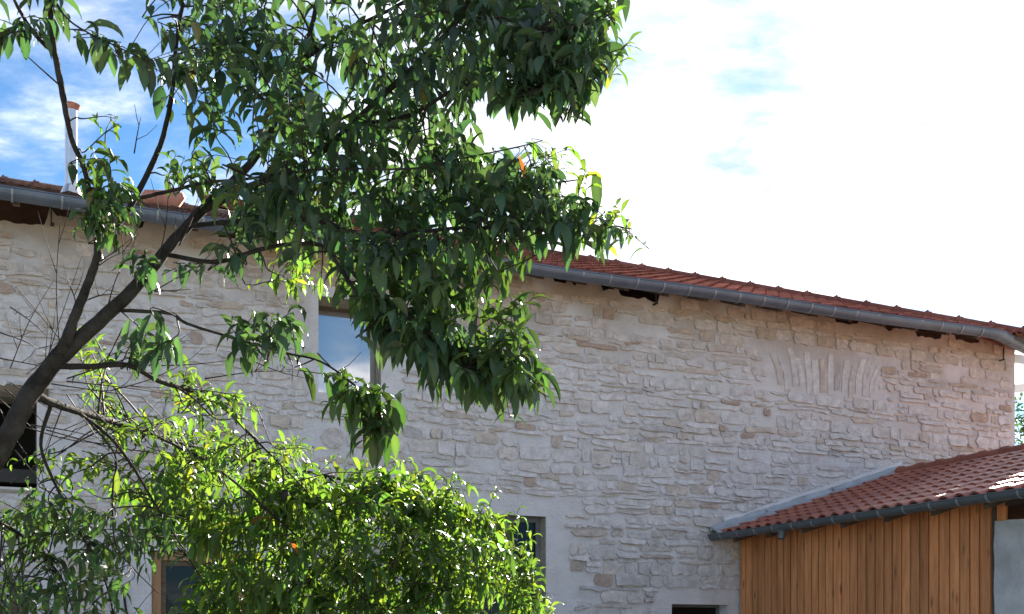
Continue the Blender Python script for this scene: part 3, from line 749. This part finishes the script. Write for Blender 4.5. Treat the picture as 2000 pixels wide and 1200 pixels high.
# flashing against the facade, three overlapping lengths
cuts = [WP(1384, 1040)[0], WP(1495, 1000)[0], WP(1624, 960)[0], RS+.02]
for i in range(3):
    a, b = cuts[i]-(.03 if i else 0), cuts[i+1]; k = -.006*(i)
    n = 9; vs = []; fs = []
    for j in range(n+1):
        s = a+(b-a)*j/n; zb_ = srz(s); up = [.15, .14, .13][i]+random.uniform(-.012, .012); out = [-.25, -.22, -.20][i]-(.02*math.sin(j*1.7))
        drop = 0
        vs += [(s, -.004, zb_+up+.012), (s, -.030+k, zb_+up), (s, -.036+k+random.uniform(-.004,.004), zb_+.115), (s, -.048+k, zb_+.075), (s, (out-.05)/2, zb_+.070+random.uniform(-.004,.004)+.012*(2-i)), (s, out, zb_+.052+random.uniform(-.005,.005)), (s, out-.003, zb_+.02)]
    for j in range(n):
        for q in range(6): fs.append((j*7+q, j*7+q+1, (j+1)*7+q+1, (j+1)*7+q))
    fs.append(tuple(range(7))[::-1])
    MB().add(vs, fs).build('flashing', M['flash'], sroof)
# mortar fillet above the flashing
vs = []; fs = []; n = 60
for j in range(n+1):
    s = cuts[0]+.25+(RS-.1-cuts[0])*j/n; z = srz(s)+.13; h_ = .05+.05*float(fbm(np.array([s*3]), np.array([.3]), 8, 3)[0])
    vs += [(s, -.028, z), (s, -.02, z+h_*.6), (s, .02, z+h_)]
for j in range(n):
    for q in range(2): fs.append((j*3+q, (j+1)*3+q, (j+1)*3+q+1, j*3+q+1))
MB().add(vs, fs, (1.05, 1.04, 1.03)).build('mortar_fillet', M['mortar'], sroof, True)

# ================================================================== NEIGHBOUR + FAR TREE at the right edge
nb = empty('neighbouring_house', at(2160, 1250, 27)*Vector((1, 1, 0)) if False else Vector((13.3, 28.5, 0)), -0.42)
tag(nb, 'white eave of a neighbouring house just past the facade corner', 'house')
MB().box((0,0,0), (6,6,6.9), None).build('wall', M['white'], nb)
zc = 7.8
MB().add([(-1.2,-.7,zc),(7,-.7,zc),(7,3,zc+1.7),(-.9,3,zc+1.7),(-1.2,-.7,zc-.2),(7,-.7,zc-.2),(7,3,zc+1.5),(-.9,3,zc+1.5)], [(0,1,2,3),(7,6,5,4),(0,4,5,1),(3,7,4,0),(1,5,6,2)]).build('roof', M['white'], nb)

# ================================================================== TREES
LEAF = []   # p, d0, L, W, droop, roll, colour
def leaf_color(kind):
    r = random.random()
    if kind == 'old':
        c = np.array([.028,.058,.029]) if r < .65 else np.array([.042,.076,.034])
    elif kind == 'young':
        c = np.array([.040,.080,.020]) if r < .75 else np.array([.062,.096,.020])
    else: c = np.array([.036,.068,.020])
    c = c*random.uniform(.6, 1.45)*np.array([random.uniform(.85, 1.25), 1, random.uniform(.8, 1.2)])
    q = random.random()
    if q < .0004: c = np.array([.22,.06,.02])
    elif q < .006: c = np.array([.11,.10,.025])
    return c
def leaves_mesh(Ls, nst=7):
    n = len(Ls)
    p = np.array([l[0] for l in Ls]); d = np.array([l[1] for l in Ls]); Ln = np.array([l[2] for l in Ls]); W = np.array([l[3] for l in Ls])
    dr = np.array([l[4] for l in Ls])*rng.choice([.6, 1.0, 1.0, 1.9], n); roll = np.array([l[5] for l in Ls]); C = np.array([l[6] for l in Ls])
    d /= np.linalg.norm(d, axis=1, keepdims=True)+1e-9
    g = np.array([0, 0, -1.0]); prof = np.array([.06,.52,.90,1.0,.82,.45,.02])
    curl = rng.uniform(-.5, .9, n); fold = rng.uniform(.15, .75, n); wav = rng.uniform(0, 6.28, n)
    h = np.cross(d, g); hn = np.linalg.norm(h, axis=1, keepdims=True); h = np.where(hn > .05, h/(hn+1e-9), np.array([1.0, 0, 0]))
    up0 = np.cross(h, d); side0 = h*np.cos(roll)[:, None]+up0*np.sin(roll)[:, None]
    V = np.zeros((n, nst, 3, 3)); cur = p.copy(); dirv = d.copy()
    for i in range(nst):
        t = i/(nst-1)
        sd = side0 - dirv*np.sum(side0*dirv, 1, keepdims=True); sd /= np.linalg.norm(sd, axis=1, keepdims=True)+1e-9
        nm = np.cross(sd, dirv)
        nm = np.where((nm[:, 2:3] < 0), -nm, nm)
        w = (W*prof[i]/2)[:, None]; wv = (np.sin(wav+i*2.1)*.12)[:, None]*w
        V[:, i, 0] = cur - sd*w + nm*(w*fold[:, None]+wv); V[:, i, 1] = cur; V[:, i, 2] = cur + sd*w + nm*(w*fold[:, None]-wv)
        cur = cur + dirv*(Ln/(nst-1))[:, None]
        k = (dr*(.22+.42*t))[:, None]
        dirv = dirv + g*k; dirv /= np.linalg.norm(dirv, axis=1, keepdims=True)
    col = np.repeat(C[:, None, :], nst*3, 1).reshape(n, nst, 3, 3).copy()
    col[:, :, 1] *= 1.25
    base = (np.arange(n)*nst*3)[:, None, None]; idx = []
    for i in range(nst-1):
        for j in range(2):
            a = i*3+j; idx.append([a, a+1, a+4, a+3])
    Fq = (np.array(idx)[None]+base).reshape(-1, 4)
    return V.reshape(-1, 3), Fq, col.reshape(-1, 3)

tree = empty('fruit_tree', (0, 0, 0))
tag(tree, 'leaning fruit tree with dark forked trunk and long drooping green leaves', 'tree')
SNAP = []; NODES = []
def branch(pts, name='branch', seg=10, store=True, m='bark'):
    P = [np.array(at(x, y, D)) for x, y, D, r in pts]; R = [r*(.63 if r > .014 else .85) for *_, r in pts]
    if SNAP:                                       # a limb grows out of the one that carries it
        dd = [np.linalg.norm(q-P[0]) for q in SNAP]; i = int(np.argmin(dd))
        if dd[i] < .22: P[0] = SNAP[i]
    n = 6; Q = catmull(P, n); rr = np.interp(np.linspace(0, len(R)-1, len(Q)), range(len(R)), R)
    k = .25*np.array(rr)
    Q = [q+np.array([random.uniform(-1, 1), random.uniform(-1, 1), random.uniform(-1, 1)])*kk*.35 for q, kk in zip(Q, k)]
    Q[0] = P[0]
    mb = MB(); tube(mb, Q, list(rr), seg, bump=.10); o = mb.build(name, M[m], tree, True)
    SNAP.extend(Q[2:])
    if store:
        for q, r in zip(Q, rr): NODES.append((q, r))
    return Q
trunk = [(-330,2112,4.3,.092),(-250,1560,4.3,.080),(-120,1085,4.32,.069),(0,882,4.36,.061),(60,768,4.4,.056),(118,692,4.42,.050)]
branch(trunk, 'trunk', 16, False)
B = [
 [(100,712,4.42,.050),(180,640,4.46,.044),(255,570,4.5,.041),(330,482,4.6,.036),(400,405,4.7,.031),(470,340,4.78,.027),(515,285,4.82,.024),(547,217,4.84,.020),(590,120,4.85,.016),(620,0,4.85,.012),(640,-130,4.85,.008)],
 [(392,412,4.68,.024),(480,368,4.66,.022),(600,318,4.6,.021),(700,232,4.5,.020),(760,175,4.45,.019),(820,120,4.4,.017),(900,30,4.35,.014),(960,-90,4.3,.010)],
 [(690,238,4.5,.010),(800,225,4.4,.009),(900,170,4.3,.008),(1000,165,4.25,.007),(1110,175,4.2,.006),(1180,140,4.2,.004),(1225,85,4.2,.0025)],
 [(370,442,4.64,.015),(450,434,4.55,.012),(540,428,4.45,.011),(620,432,4.35,.010),(700,455,4.3,.009),(800,455,4.25,.008),(900,445,4.2,.007),(1000,447,4.2,.006),(1100,448,4.2,.005),(1180,440,4.2,.004),(1235,448,4.2,.0025)],
 [(335,517,4.58,.011),(420,512,4.5,.010),(500,490,4.42,.010),(560,478,4.38,.009),(628,480,4.34,.009),(655,510,4.3,.008),(690,562,4.28,.008),(740,610,4.25,.007),(820,655,4.22,.007),(920,690,4.2,.006),(1010,740,4.2,.004),(1070,775,4.2,.0025)],
 [(104,705,4.42,.040),(130,662,4.4,.036),(150,610,4.4,.031),(185,520,4.4,.026),(191,480,4.4,.023),(180,410,4.36,.018),(165,330,4.32,.016),(140,270,4.3,.016),(120,170,4.3,.014),(105,90,4.3,.013),(97,0,4.3,.012),(92,-120,4.3,.010)],
 [(102,110,4.3,.010),(70,70,4.3,.009),(35,15,4.28,.007),(10,-40,4.25,.005)],
 [(98,-12,4.3,.005),(130,35,4.26,.0042),(175,66,4.22,.0036),(230,92,4.2,.003),(290,122,4.18,.002)],
 [(110,168,4.3,.004),(75,130,4.34,.003),(42,100,4.36,.002)],
 [(200,482,4.42,.016),(235,435,4.5,.015),(262,390,4.55,.014),(300,315,4.6,.013),(322,255,4.6,.012),(337,170,4.6,.011),(345,80,4.6,.010),(362,-20,4.6,.008)],
 [(262,392,4.55,.009),(330,374,4.5,.008),(400,357,4.45,.007),(480,350,4.4,.006),(580,335,4.35,.005),(680,330,4.3,.004),(800,330,4.25,.004),(900,310,4.2,.003),(1000,290,4.2,.003),(1060,275,4.2,.002)],
 [(480,370,4.8,.010),(560,395,4.9,.009),(680,380,4.9,.008),(800,360,4.8,.007),(950,350,4.7,.006),(1050,360,4.6,.005),(1140,350,4.6,.003)],
 [(122,728,4.42,.020),(175,716,4.45,.018),(250,714,4.55,.016),(310,744,4.7,.013),(370,764,4.9,.011),(440,800,5.2,.009),(490,850,5.5,.008),(540,900,5.8,.006),(600,960,6.1,.004)],
 [(66,772,4.42,.030),(110,790,4.55,.025),(190,815,4.9,.021),(270,838,5.4,.018),(340,862,5.8,.015),(420,882,6.2,.013),(520,905,6.6,.011),(640,930,6.9,.010),(760,962,7.1,.008),(880,1000,7.2,.006),(990,1060,7.2,.004)],
 [(240,620,4.52,.009),(330,612,4.5,.008),(365,632,4.48,.007),(460,662,4.45,.006),(560,690,4.4,.005),(625,706,4.38,.0045),(690,750,4.36,.004),(735,800,4.35,.003),(760,850,4.35,.002)],
 [(160,803,4.7,.010),(210,850,4.9,.009),(255,905,5.1,.008),(300,980,5.3,.007),(350,1060,5.5,.005),(400,1140,5.6,.004),(470,1230,5.7,.003)],
 [(300,850,5.5,.009),(400,900,5.8,.008),(480,960,6.0,.007),(560,1030,6.2,.006),(640,1100,6.3,.005),(720,1180,6.3,.004)],
 [(640,930,6.9,.007),(720,1000,6.8,.006),(800,1060,6.7,.005),(900,1100,6.7,.004),(1000,1130,6.7,.003),(1070,1160,6.7,.002)],
 [(90,800,4.5,.010),(80,870,4.6,.008),(110,950,4.8,.007),(150,1030,5.0,.006),(200,1120,5.1,.005),(230,1230,5.1,.004)],
 [(-60,985,4.36,.012),(-20,1010,4.7,.010),(60,1060,5.0,.007),(120,1130,5.2,.005),(150,1220,5.2,.003)],
 [(150,830,4.8,.006),(225,890,4.9,.005),(220,960,4.9,.005),(225,1060,4.9,.004),(260,1110,4.9,.003),(310,1160,4.9,.002)],
 [(600,120,4.85,.010),(680,60,4.8,.009),(760,20,4.75,.008),(860,-40,4.7,.006)],
 [(540,230,4.83,.010),(480,150,4.9,.009),(440,60,4.95,.008),(420,-60,4.95,.006)],
 [(900,30,4.35,.008),(980,40,4.3,.007),(1060,60,4.25,.006),(1140,50,4.2,.004),(1200,15,4.2,.002)],
]
for b in B: branch(b)
NP_ = np.array([q for q, r in NODES]); NR_ = np.array([r for q, r in NODES])
TW_MB = MB()
def shoot(tip, kind, leaf_len, nleaf, droop, length, conn=1.0, upb=.25, wid=.29):
    """a leafy shoot ending near tip; a thin twig ties it to the nearest limb"""
    tip = np.array(tip); dv = NP_-tip; dist = np.linalg.norm(dv*np.array([1, 1, 1.0]), axis=1)+.35*np.maximum(dv[:, 2]*-0+0, 0)
    i = int(np.argmin(dist+np.random.default_rng(random.randrange(1 << 30)).uniform(0, .12, len(dist)))); base = NP_[i]
    out = tip-base; L0 = np.linalg.norm(out)+1e-6; od = out/L0
    ax = od*.75+np.array([random.uniform(-.6, .6), random.uniform(-.6, .6), random.uniform(-.35, .35)+upb]); ax /= np.linalg.norm(ax)
    st = tip-ax*length*.6
    mid = (base+st)/2+np.array([0, 0, .10*L0*random.uniform(.2, 1)])
    end = tip+ax*length*.4-np.array([0, 0, length*.12])
    pts = catmull([base, mid, st, tip, end], 3)
    r0 = min(.0035+.004*min(L0, 1), NR_[i]*.8)
    if L0 < (1.2 if random.random() < conn else .16): tube(TW_MB, pts, list(np.linspace(r0, .0012, len(pts))), 4)
    else: pts = catmull([st, tip, end], 4); tube(TW_MB, pts, list(np.linspace(.0025, .001, len(pts))), 4)
    seg = pts[-7:]
    ph = random.uniform(0, 6.28)
    for k in range(nleaf):
        t = (k+.5)/nleaf; f = t*(len(seg)-1); a = int(f); q = seg[a]+(seg[min(a+1, len(seg)-1)]-seg[a])*(f-a)
        td = seg[min(a+1, len(seg)-1)]-seg[max(a, 0)-(1 if a == len(seg)-1 else 0)]; td = td/(np.linalg.norm(td)+1e-9)
        u = np.cross(td, [0.1, 0.2, 1.0]); u /= np.linalg.norm(u)+1e-9; v = np.cross(td, u); ph += 2.4
        rad = u*math.cos(ph)+v*math.sin(ph)
        d0 = rad*.8+td*random.uniform(.3, .8)+np.array([0, 0, random.uniform(-.15, .35)-(.55 if kind != 'young' else 0)])
        ln = leaf_len*random.uniform(.42, 1.18)*(1-.35*t if t > .8 else 1)
        LEAF.append((q, d0, ln, ln*random.uniform(wid*.85, wid*1.2), droop*random.uniform(.6, 1.35), random.uniform(-.9, .9), leaf_color(kind), kind))
def inpoly(x, y, P):
    c = False; j = len(P)-1
    for i in range(len(P)):
        if (P[i][1] > y) != (P[j][1] > y) and x < (P[j][0]-P[i][0])*(y-P[i][1])/(P[j][1]-P[i][1])+P[i][0]: c = not c
        j = i
    return c
HOLES = [((655,185),40,32),((465,285),40,66),((700,430),45,50),((790,300),22,22),((560,60),20,22),((880,100),18,20),((1005,235),75,26),((385,320),30,30),((620,30),9,9),((965,420),30,16)]
def fill(poly, n, D0, D1, kind, leaf_len, nleaf, droop, length, upb=.25, wid=.295, holes=True, conn=1.0):
    xs = [p[0] for p in poly]; ys = [p[1] for p in poly]; c = 0; tries = 0; pts = []
    while c < n and tries < n*60:
        tries += 1; x = random.uniform(min(xs), max(xs)); y = random.uniform(min(ys), max(ys))
        if not inpoly(x, y, poly): continue
        if holes and any(((x-h[0][0])/h[1])**2+((y+25-h[0][1])/h[2])**2 < 1 for h in HOLES): continue
        if any((x-a)**2+(y-b)**2 < 20**2 for a, b in pts[-60:]) and random.random() < .7: continue
        pts.append((x, y)); c += 1
        shoot(at(x, y, random.uniform(D0, D1)), kind, leaf_len*random.uniform(.85, 1.15), max(3, int(nleaf*random.uniform(.7, 1.3))), droop, length*random.uniform(.7, 1.25), upb=upb, wid=wid, conn=conn)
UP = [(318,-60),(325,90),(345,170),(365,300),(440,330),(520,380),(600,420),(700,400),(860,410),(920,300),(880,220),(960,150),(1060,150),(1150,140),(1180,60),(1180,-60)]
fill(UP, 205, 4.15, 5.15, 'old', .132, 12, .9, .26)
fill([(880,-40),(1170,-40),(1180,60),(1150,140),(1050,150),(920,130)], 36, 4.05, 4.5, 'old', .119, 12, .8, .26)
fill([(980,130),(1150,130),(1160,160),(1060,185),(1000,170)], 14, 4.1, 4.3, 'old', .134, 12, 1.2, .24)
fill([(870,280),(1060,265),(1070,300),(1120,340),(1100,400),(960,400),(860,390)], 34, 4.1, 4.7, 'old', .119, 11, .9, .22)
fill([(900,400),(1060,380),(1190,425),(1200,450),(1000,455),(890,450)], 26, 4.1, 4.35, 'old', .124, 10, 1.1, .20)
fill([(500,330),(860,380),(900,440),(930,520),(860,580),(720,540),(640,480),(540,440),(440,400)], 50, 4.1, 4.7, 'old', .129, 12, 1.0, .25)
fill([(690,520),(900,460),(970,500),(1000,570),(1020,640),(1060,730),(1020,760),(920,740),(830,690),(720,600)], 54, 4.05, 4.5, 'mid', .124, 12, .9, .25)
fill([(700,560),(800,600),(950,690),(1060,740),(1040,760),(920,740),(820,690),(720,610)], 30, 4.05, 4.3, 'old', .139, 11, 1.2, .22)
fill([(540,480),(660,490),(680,540),(620,560),(560,545),(520,560)], 11, 4.6, 5.0, 'young', .085, 8, .8, .18)
# hanging clusters under the limbs
fill([(630,730),(740,750),(780,830),(740,850),(690,790)], 13, 4.25, 4.45, 'mid', .145, 10, 1.1, .2)
fill([(440,620),(560,620),(580,660),(520,680),(450,660)], 9, 4.35, 4.5, 'old', .135, 9, 1.1, .18)
fill([(240,640),(320,640),(330,690),(260,700)], 7, 4.4, 4.7, 'old', .12, 9, 1.1, .16)
fill([(150,300),(220,290),(235,400),(220,440),(160,440)], 11, 4.2, 4.45, 'mid', .115, 10, 1.1, .16)
fill([(180,410),(235,400),(235,460),(190,460)], 4, 4.3, 4.45, 'old', .11, 9, 1.1, .16)
fill([(250,500),(350,480),(400,500),(340,540),(270,560)], 6, 4.35, 4.55, 'old', .105, 7, 1.0, .15)
fill([(420,470),(480,490),(480,500),(425,500)], 3, 4.3, 4.45, 'old', .12, 6, 1.1, .15)
fill([(330,310),(420,330),(480,380),(420,400),(300,330)], 7, 4.4, 4.7, 'mid', .10, 8, .8, .16)
fill([(140,38),(200,75),(270,105),(280,112),(180,72)], 7, 4.18, 4.26, 'old', .125, 6, 1.3, .14)
fill([(0,20),(60,30),(75,55),(20,70),(0,60)], 6, 4.25, 4.35, 'old', .125, 7, 1.2, .15)
fill([(70,-20),(110,-20),(130,30),(80,20)], 4, 4.2, 4.35, 'old', .12, 6, 1.2, .14)
fill([(195,195),(212,230),(215,270),(200,275)], 2, 4.3, 4.35, 'young', .085, 6, 1.0, .18)
# fine shoots reaching into the sky at the right
for x, y in ((1222,88),(1205,130),(1190,15),(1140,345),(1145,365),(1082,300),(1215,420),(1228,455),(1195,440),(1150,445),(1085,300)):
    shoot(at(x, y, random.uniform(4.15, 4.25)), 'young', .085, 8, .9, .16, upb=.5, wid=.24)
# lower, farther spread of the crown, its upper side in the sun
LOW = [(345,955),(400,930),(460,945),(530,920),(590,945),(650,970),(700,955),(770,945),(830,975),(880,985),(930,1020),(965,1045),(990,1100),(1020,1150),(1040,1260),(300,1260),(310,1100),(290,1000)]
HOLES_UP = HOLES; HOLES = [((350,1140),62,80),((958,1205),36,34),((985,955),60,20)]
fill(LOW, 215, 5.9, 7.3, 'young', .150, 13, 1.15, .26, upb=.35, wid=.22, conn=.12)
fill(LOW, 215, 6.2, 7.5, 'young', .155, 13, 1.15, .26, upb=.2, wid=.25, conn=.1)
fill([(440,925),(540,905),(610,930),(680,950),(760,930),(860,960),(920,990),(985,1030),(1005,1090),(960,1060),(860,1020),(680,990),(520,960)], 75, 6.2, 6.9, 'young', .155, 11, 1.3, .26, upb=.45, wid=.26, holes=False, conn=.2)
for x, y in ((505,900),(560,880),(640,895),(725,905),(770,890),(880,930),(905,950),(960,965),(1010,1010),(1030,1050),(700,915),(430,895),(1075,1175),(1085,1190)):
    shoot(at(x, y+12, random.uniform(6.2, 6.8)), 'young', .125, 9, 1.5, .26, upb=.6, wid=.22, conn=1.0)
fill([(985,1080),(1020,1080),(1045,1130),(1055,1175),(1030,1200),(990,1150)], 16, 6.4, 6.8, 'young', .115, 12, .9, .24, holes=False)
fill([(235,945),(330,900),(430,895),(430,960),(330,1000),(260,1010)], 26, 5.4, 6.4, 'young', .13, 10, 1.1, .24, upb=.35, wid=.26, holes=False, conn=.5)
fill([(205,800),(290,805),(300,840),(215,850)], 12, 5.0, 5.5, 'young', .09, 12, .9, .2, upb=.5, wid=.22, holes=False)
fill([(300,820),(430,840),(540,880),(600,870),(560,900),(420,900),(330,890)], 34, 5.4, 6.3, 'young', .095, 10, .8, .22, upb=.4, wid=.24, holes=False)
fill([(330,740),(480,760),(480,830),(400,830),(340,780)], 17, 4.8, 5.3, 'young', .085, 9, .9, .2, upb=.3, wid=.25, holes=False)
fill([(150,650),(210,650),(230,760),(190,790),(150,720)], 12, 5.0, 5.6, 'young', .085, 9, .9, .2, upb=.3, wid=.22, holes=False)
fill([(0,960),(90,960),(240,1010),(260,1060),(230,1100),(260,1240),(-20,1240)], 80, 4.7, 5.4, 'mid', .10, 10, .9, .22, upb=.2, holes=False)
fill([(20,890),(130,880),(240,900),(240,970),(100,950)], 14, 4.8, 5.3, 'young', .085, 8, .9, .2, holes=False)
fill([(250,1000),(340,1000),(360,1060),(300,1080),(240,1080)], 14, 5.2, 5.8, 'mid', .10, 9, .9, .2, holes=False)
# bare twigs
def bare(x0, y0, x1, y1, D, r=.003, subs=2):
    P = [np.array(at(x0, y0, D)), np.array(at((x0+x1)/2+random.uniform(-8, 8), (y0+y1)/2+random.uniform(-8, 8), D+random.uniform(-.05, .05))), np.array(at(x1, y1, D+random.uniform(-.1, .1)))]
    Q = catmull(P, 5); tube(TW_MB, Q, list(np.linspace(r, .0010, len(Q))), 4)
    for k in range(subs):
        i = random.randint(2, len(Q)-3); e = Q[i]+(Q[-1]-Q[0])*random.uniform(.15, .35)+np.array([random.uniform(-.08, .08), 0, random.uniform(.0, .10)])
        tube(TW_MB, [Q[i], (Q[i]+e)/2+np.array([0, 0, -.01]), e], [r*.6, r*.45, .0009], 4)
for a in [(118,700,118,420,4.5),(150,600,125,530,4.5),(20,720,110,540,4.45),(60,800,160,500,4.5),(190,515,265,460,4.42),(192,520,255,487,4.42),(210,600,252,490,4.45),(290,575,405,512,4.5),
          (290,570,375,565,4.5),(165,588,235,575,4.42),(0,650,90,690,4.6),(0,700,100,720,4.6),(20,600,90,655,4.6),(300,540,330,350,4.5),(300,540,395,375,4.5),(350,480,390,390,4.5),(262,300,275,230,4.5),(205,290,225,225,4.4),
          (130,770,230,905,4.7),(150,770,260,870,4.8),(100,750,240,770,4.7),(130,745,330,770,4.8),(130,740,350,665,4.6),(240,640,170,790,4.7),(120,800,60,1000,4.8),(250,690,370,665,4.7),(290,715,345,695,4.7),
          (0,780,80,850,4.8),(0,800,60,900,4.8),(10,760,120,860,4.7),(30,880,130,1010,4.7),(300,715,480,700,4.9),(400,740,590,725,4.9),(480,700,600,740,4.9),(620,690,700,760,4.4),(500,790,560,930,5.6),(560,690,570,745,4.4),
          (225,900,240,960,5),(245,1010,265,1060,5),(0,1070,180,1020,4.9),(0,1100,60,1200,4.9),(20,945,130,880,4.8),(60,830,210,860,4.6),(50,835,250,870,4.7),(90,840,330,890,4.8),(200,860,330,960,5.2),(420,900,470,1000,5.8),(140,690,30,560,4.5),(1000,1178,930,1240,6.2)]:
    bare(*a)
for _ in range(13):
    x = random.uniform(-20, 330); y = random.uniform(690, 900); an = random.uniform(-.6, 1.0); l = random.uniform(60, 170)
    bare(x, y, x+l*math.cos(an), y+l*math.sin(an), random.uniform(4.6, 5.4), .0025, 1)
tag(TW_MB.build('twigs', M['twig'], tree, True), kind='stuff')
# dried fruit
for x, y, D in ((556,967,6.1), (180,1073,4.9)):
    p = at(x, y, D); mb = MB(); tube(mb, [(0,0,-.035),(0,0,-.028),(0,0,0),(0,0,.024),(0,0,.03)], [.004,.018,.026,.016,.003], 9); o = mb.build('dried_fruit', M['bark'], tree, True); o.location = p
def leaf_rank(l):
    D = l[0][1]; x = 1000+F*l[0][0]/D; y = HZ-F*(l[0][2]-HC)/D
    return -l[2]/D*(1 if (0 < x < 2000 and 0 < y < 1180) else 0)
LEAF.sort(key=leaf_rank)
lm = lambda l: M['young_leaf'] if l[7] == 'young' else M['leaf']
for k in range(300):
    V, Fq, C = leaves_mesh(LEAF[k:k+1]); link('leaf', np_mesh('leaf', V, Fq, lm(LEAF[k]), C, True), tree)
for nm, sel in (('foliage', [l for l in LEAF[300:] if l[7] != 'young']), ('young_foliage', [l for l in LEAF[300:] if l[7] == 'young'])):
    V, Fq, C = leaves_mesh(sel)
    tag(link(nm, np_mesh(nm, V, Fq, lm(sel[0]), C, True), tree), kind='stuff')
# far tree past the right corner of the house
ft = empty('distant_tree', (14.5, 31.5, 0)); tag(ft, 'leafy green tree glimpsed past the right corner of the stone house', 'tree')
mb = MB(); tube(mb, [(0,0,0),(.1,.05,1.5),(.05,.1,3.2),(.2,.0,5.0)], [.20,.16,.11,.05], 10); mb.build('trunk', M['bark'], ft, True)
mb = MB()
for a in range(7): an = a*.9; tube(mb, [(.05,.05,1.8+a*.4),(.8*math.cos(an),.8*math.sin(an),2.8+a*.42),(1.5*math.cos(an),1.5*math.sin(an),3.3+a*.5)], [.06,.04,.015], 6)
mb.build('limbs', M['bark'], ft, True)
FL = []
for _ in range(7000):
    a = random.uniform(0, 6.283); h = random.random(); r = (random.random()**.5)*(2.9-1.1*h)
    p = np.array([r*math.cos(a), r*math.sin(a), 2.6+5.4*h+random.uniform(-.3, .3)])
    if float(fbm(np.array([p[0]*1.6+9]), np.array([p[2]*1.6+p[1]]), 3, 2)[0]) < .44: continue
    FL.append((p, np.array([random.uniform(-1, 1), random.uniform(-1, 1), random.uniform(-.3, .6)]), .16, .085, .6, random.uniform(-1, 1), np.array([.022,.045,.014])*random.uniform(.7, 1.3)))
V, Fq, C = leaves_mesh(FL); tag(link('crown', np_mesh('crown', V, Fq, M['leaf'], C, True), ft), kind='stuff')
print('stones', len(STN), 'leaves', len(LEAF), 'shed tiles', len(tl))
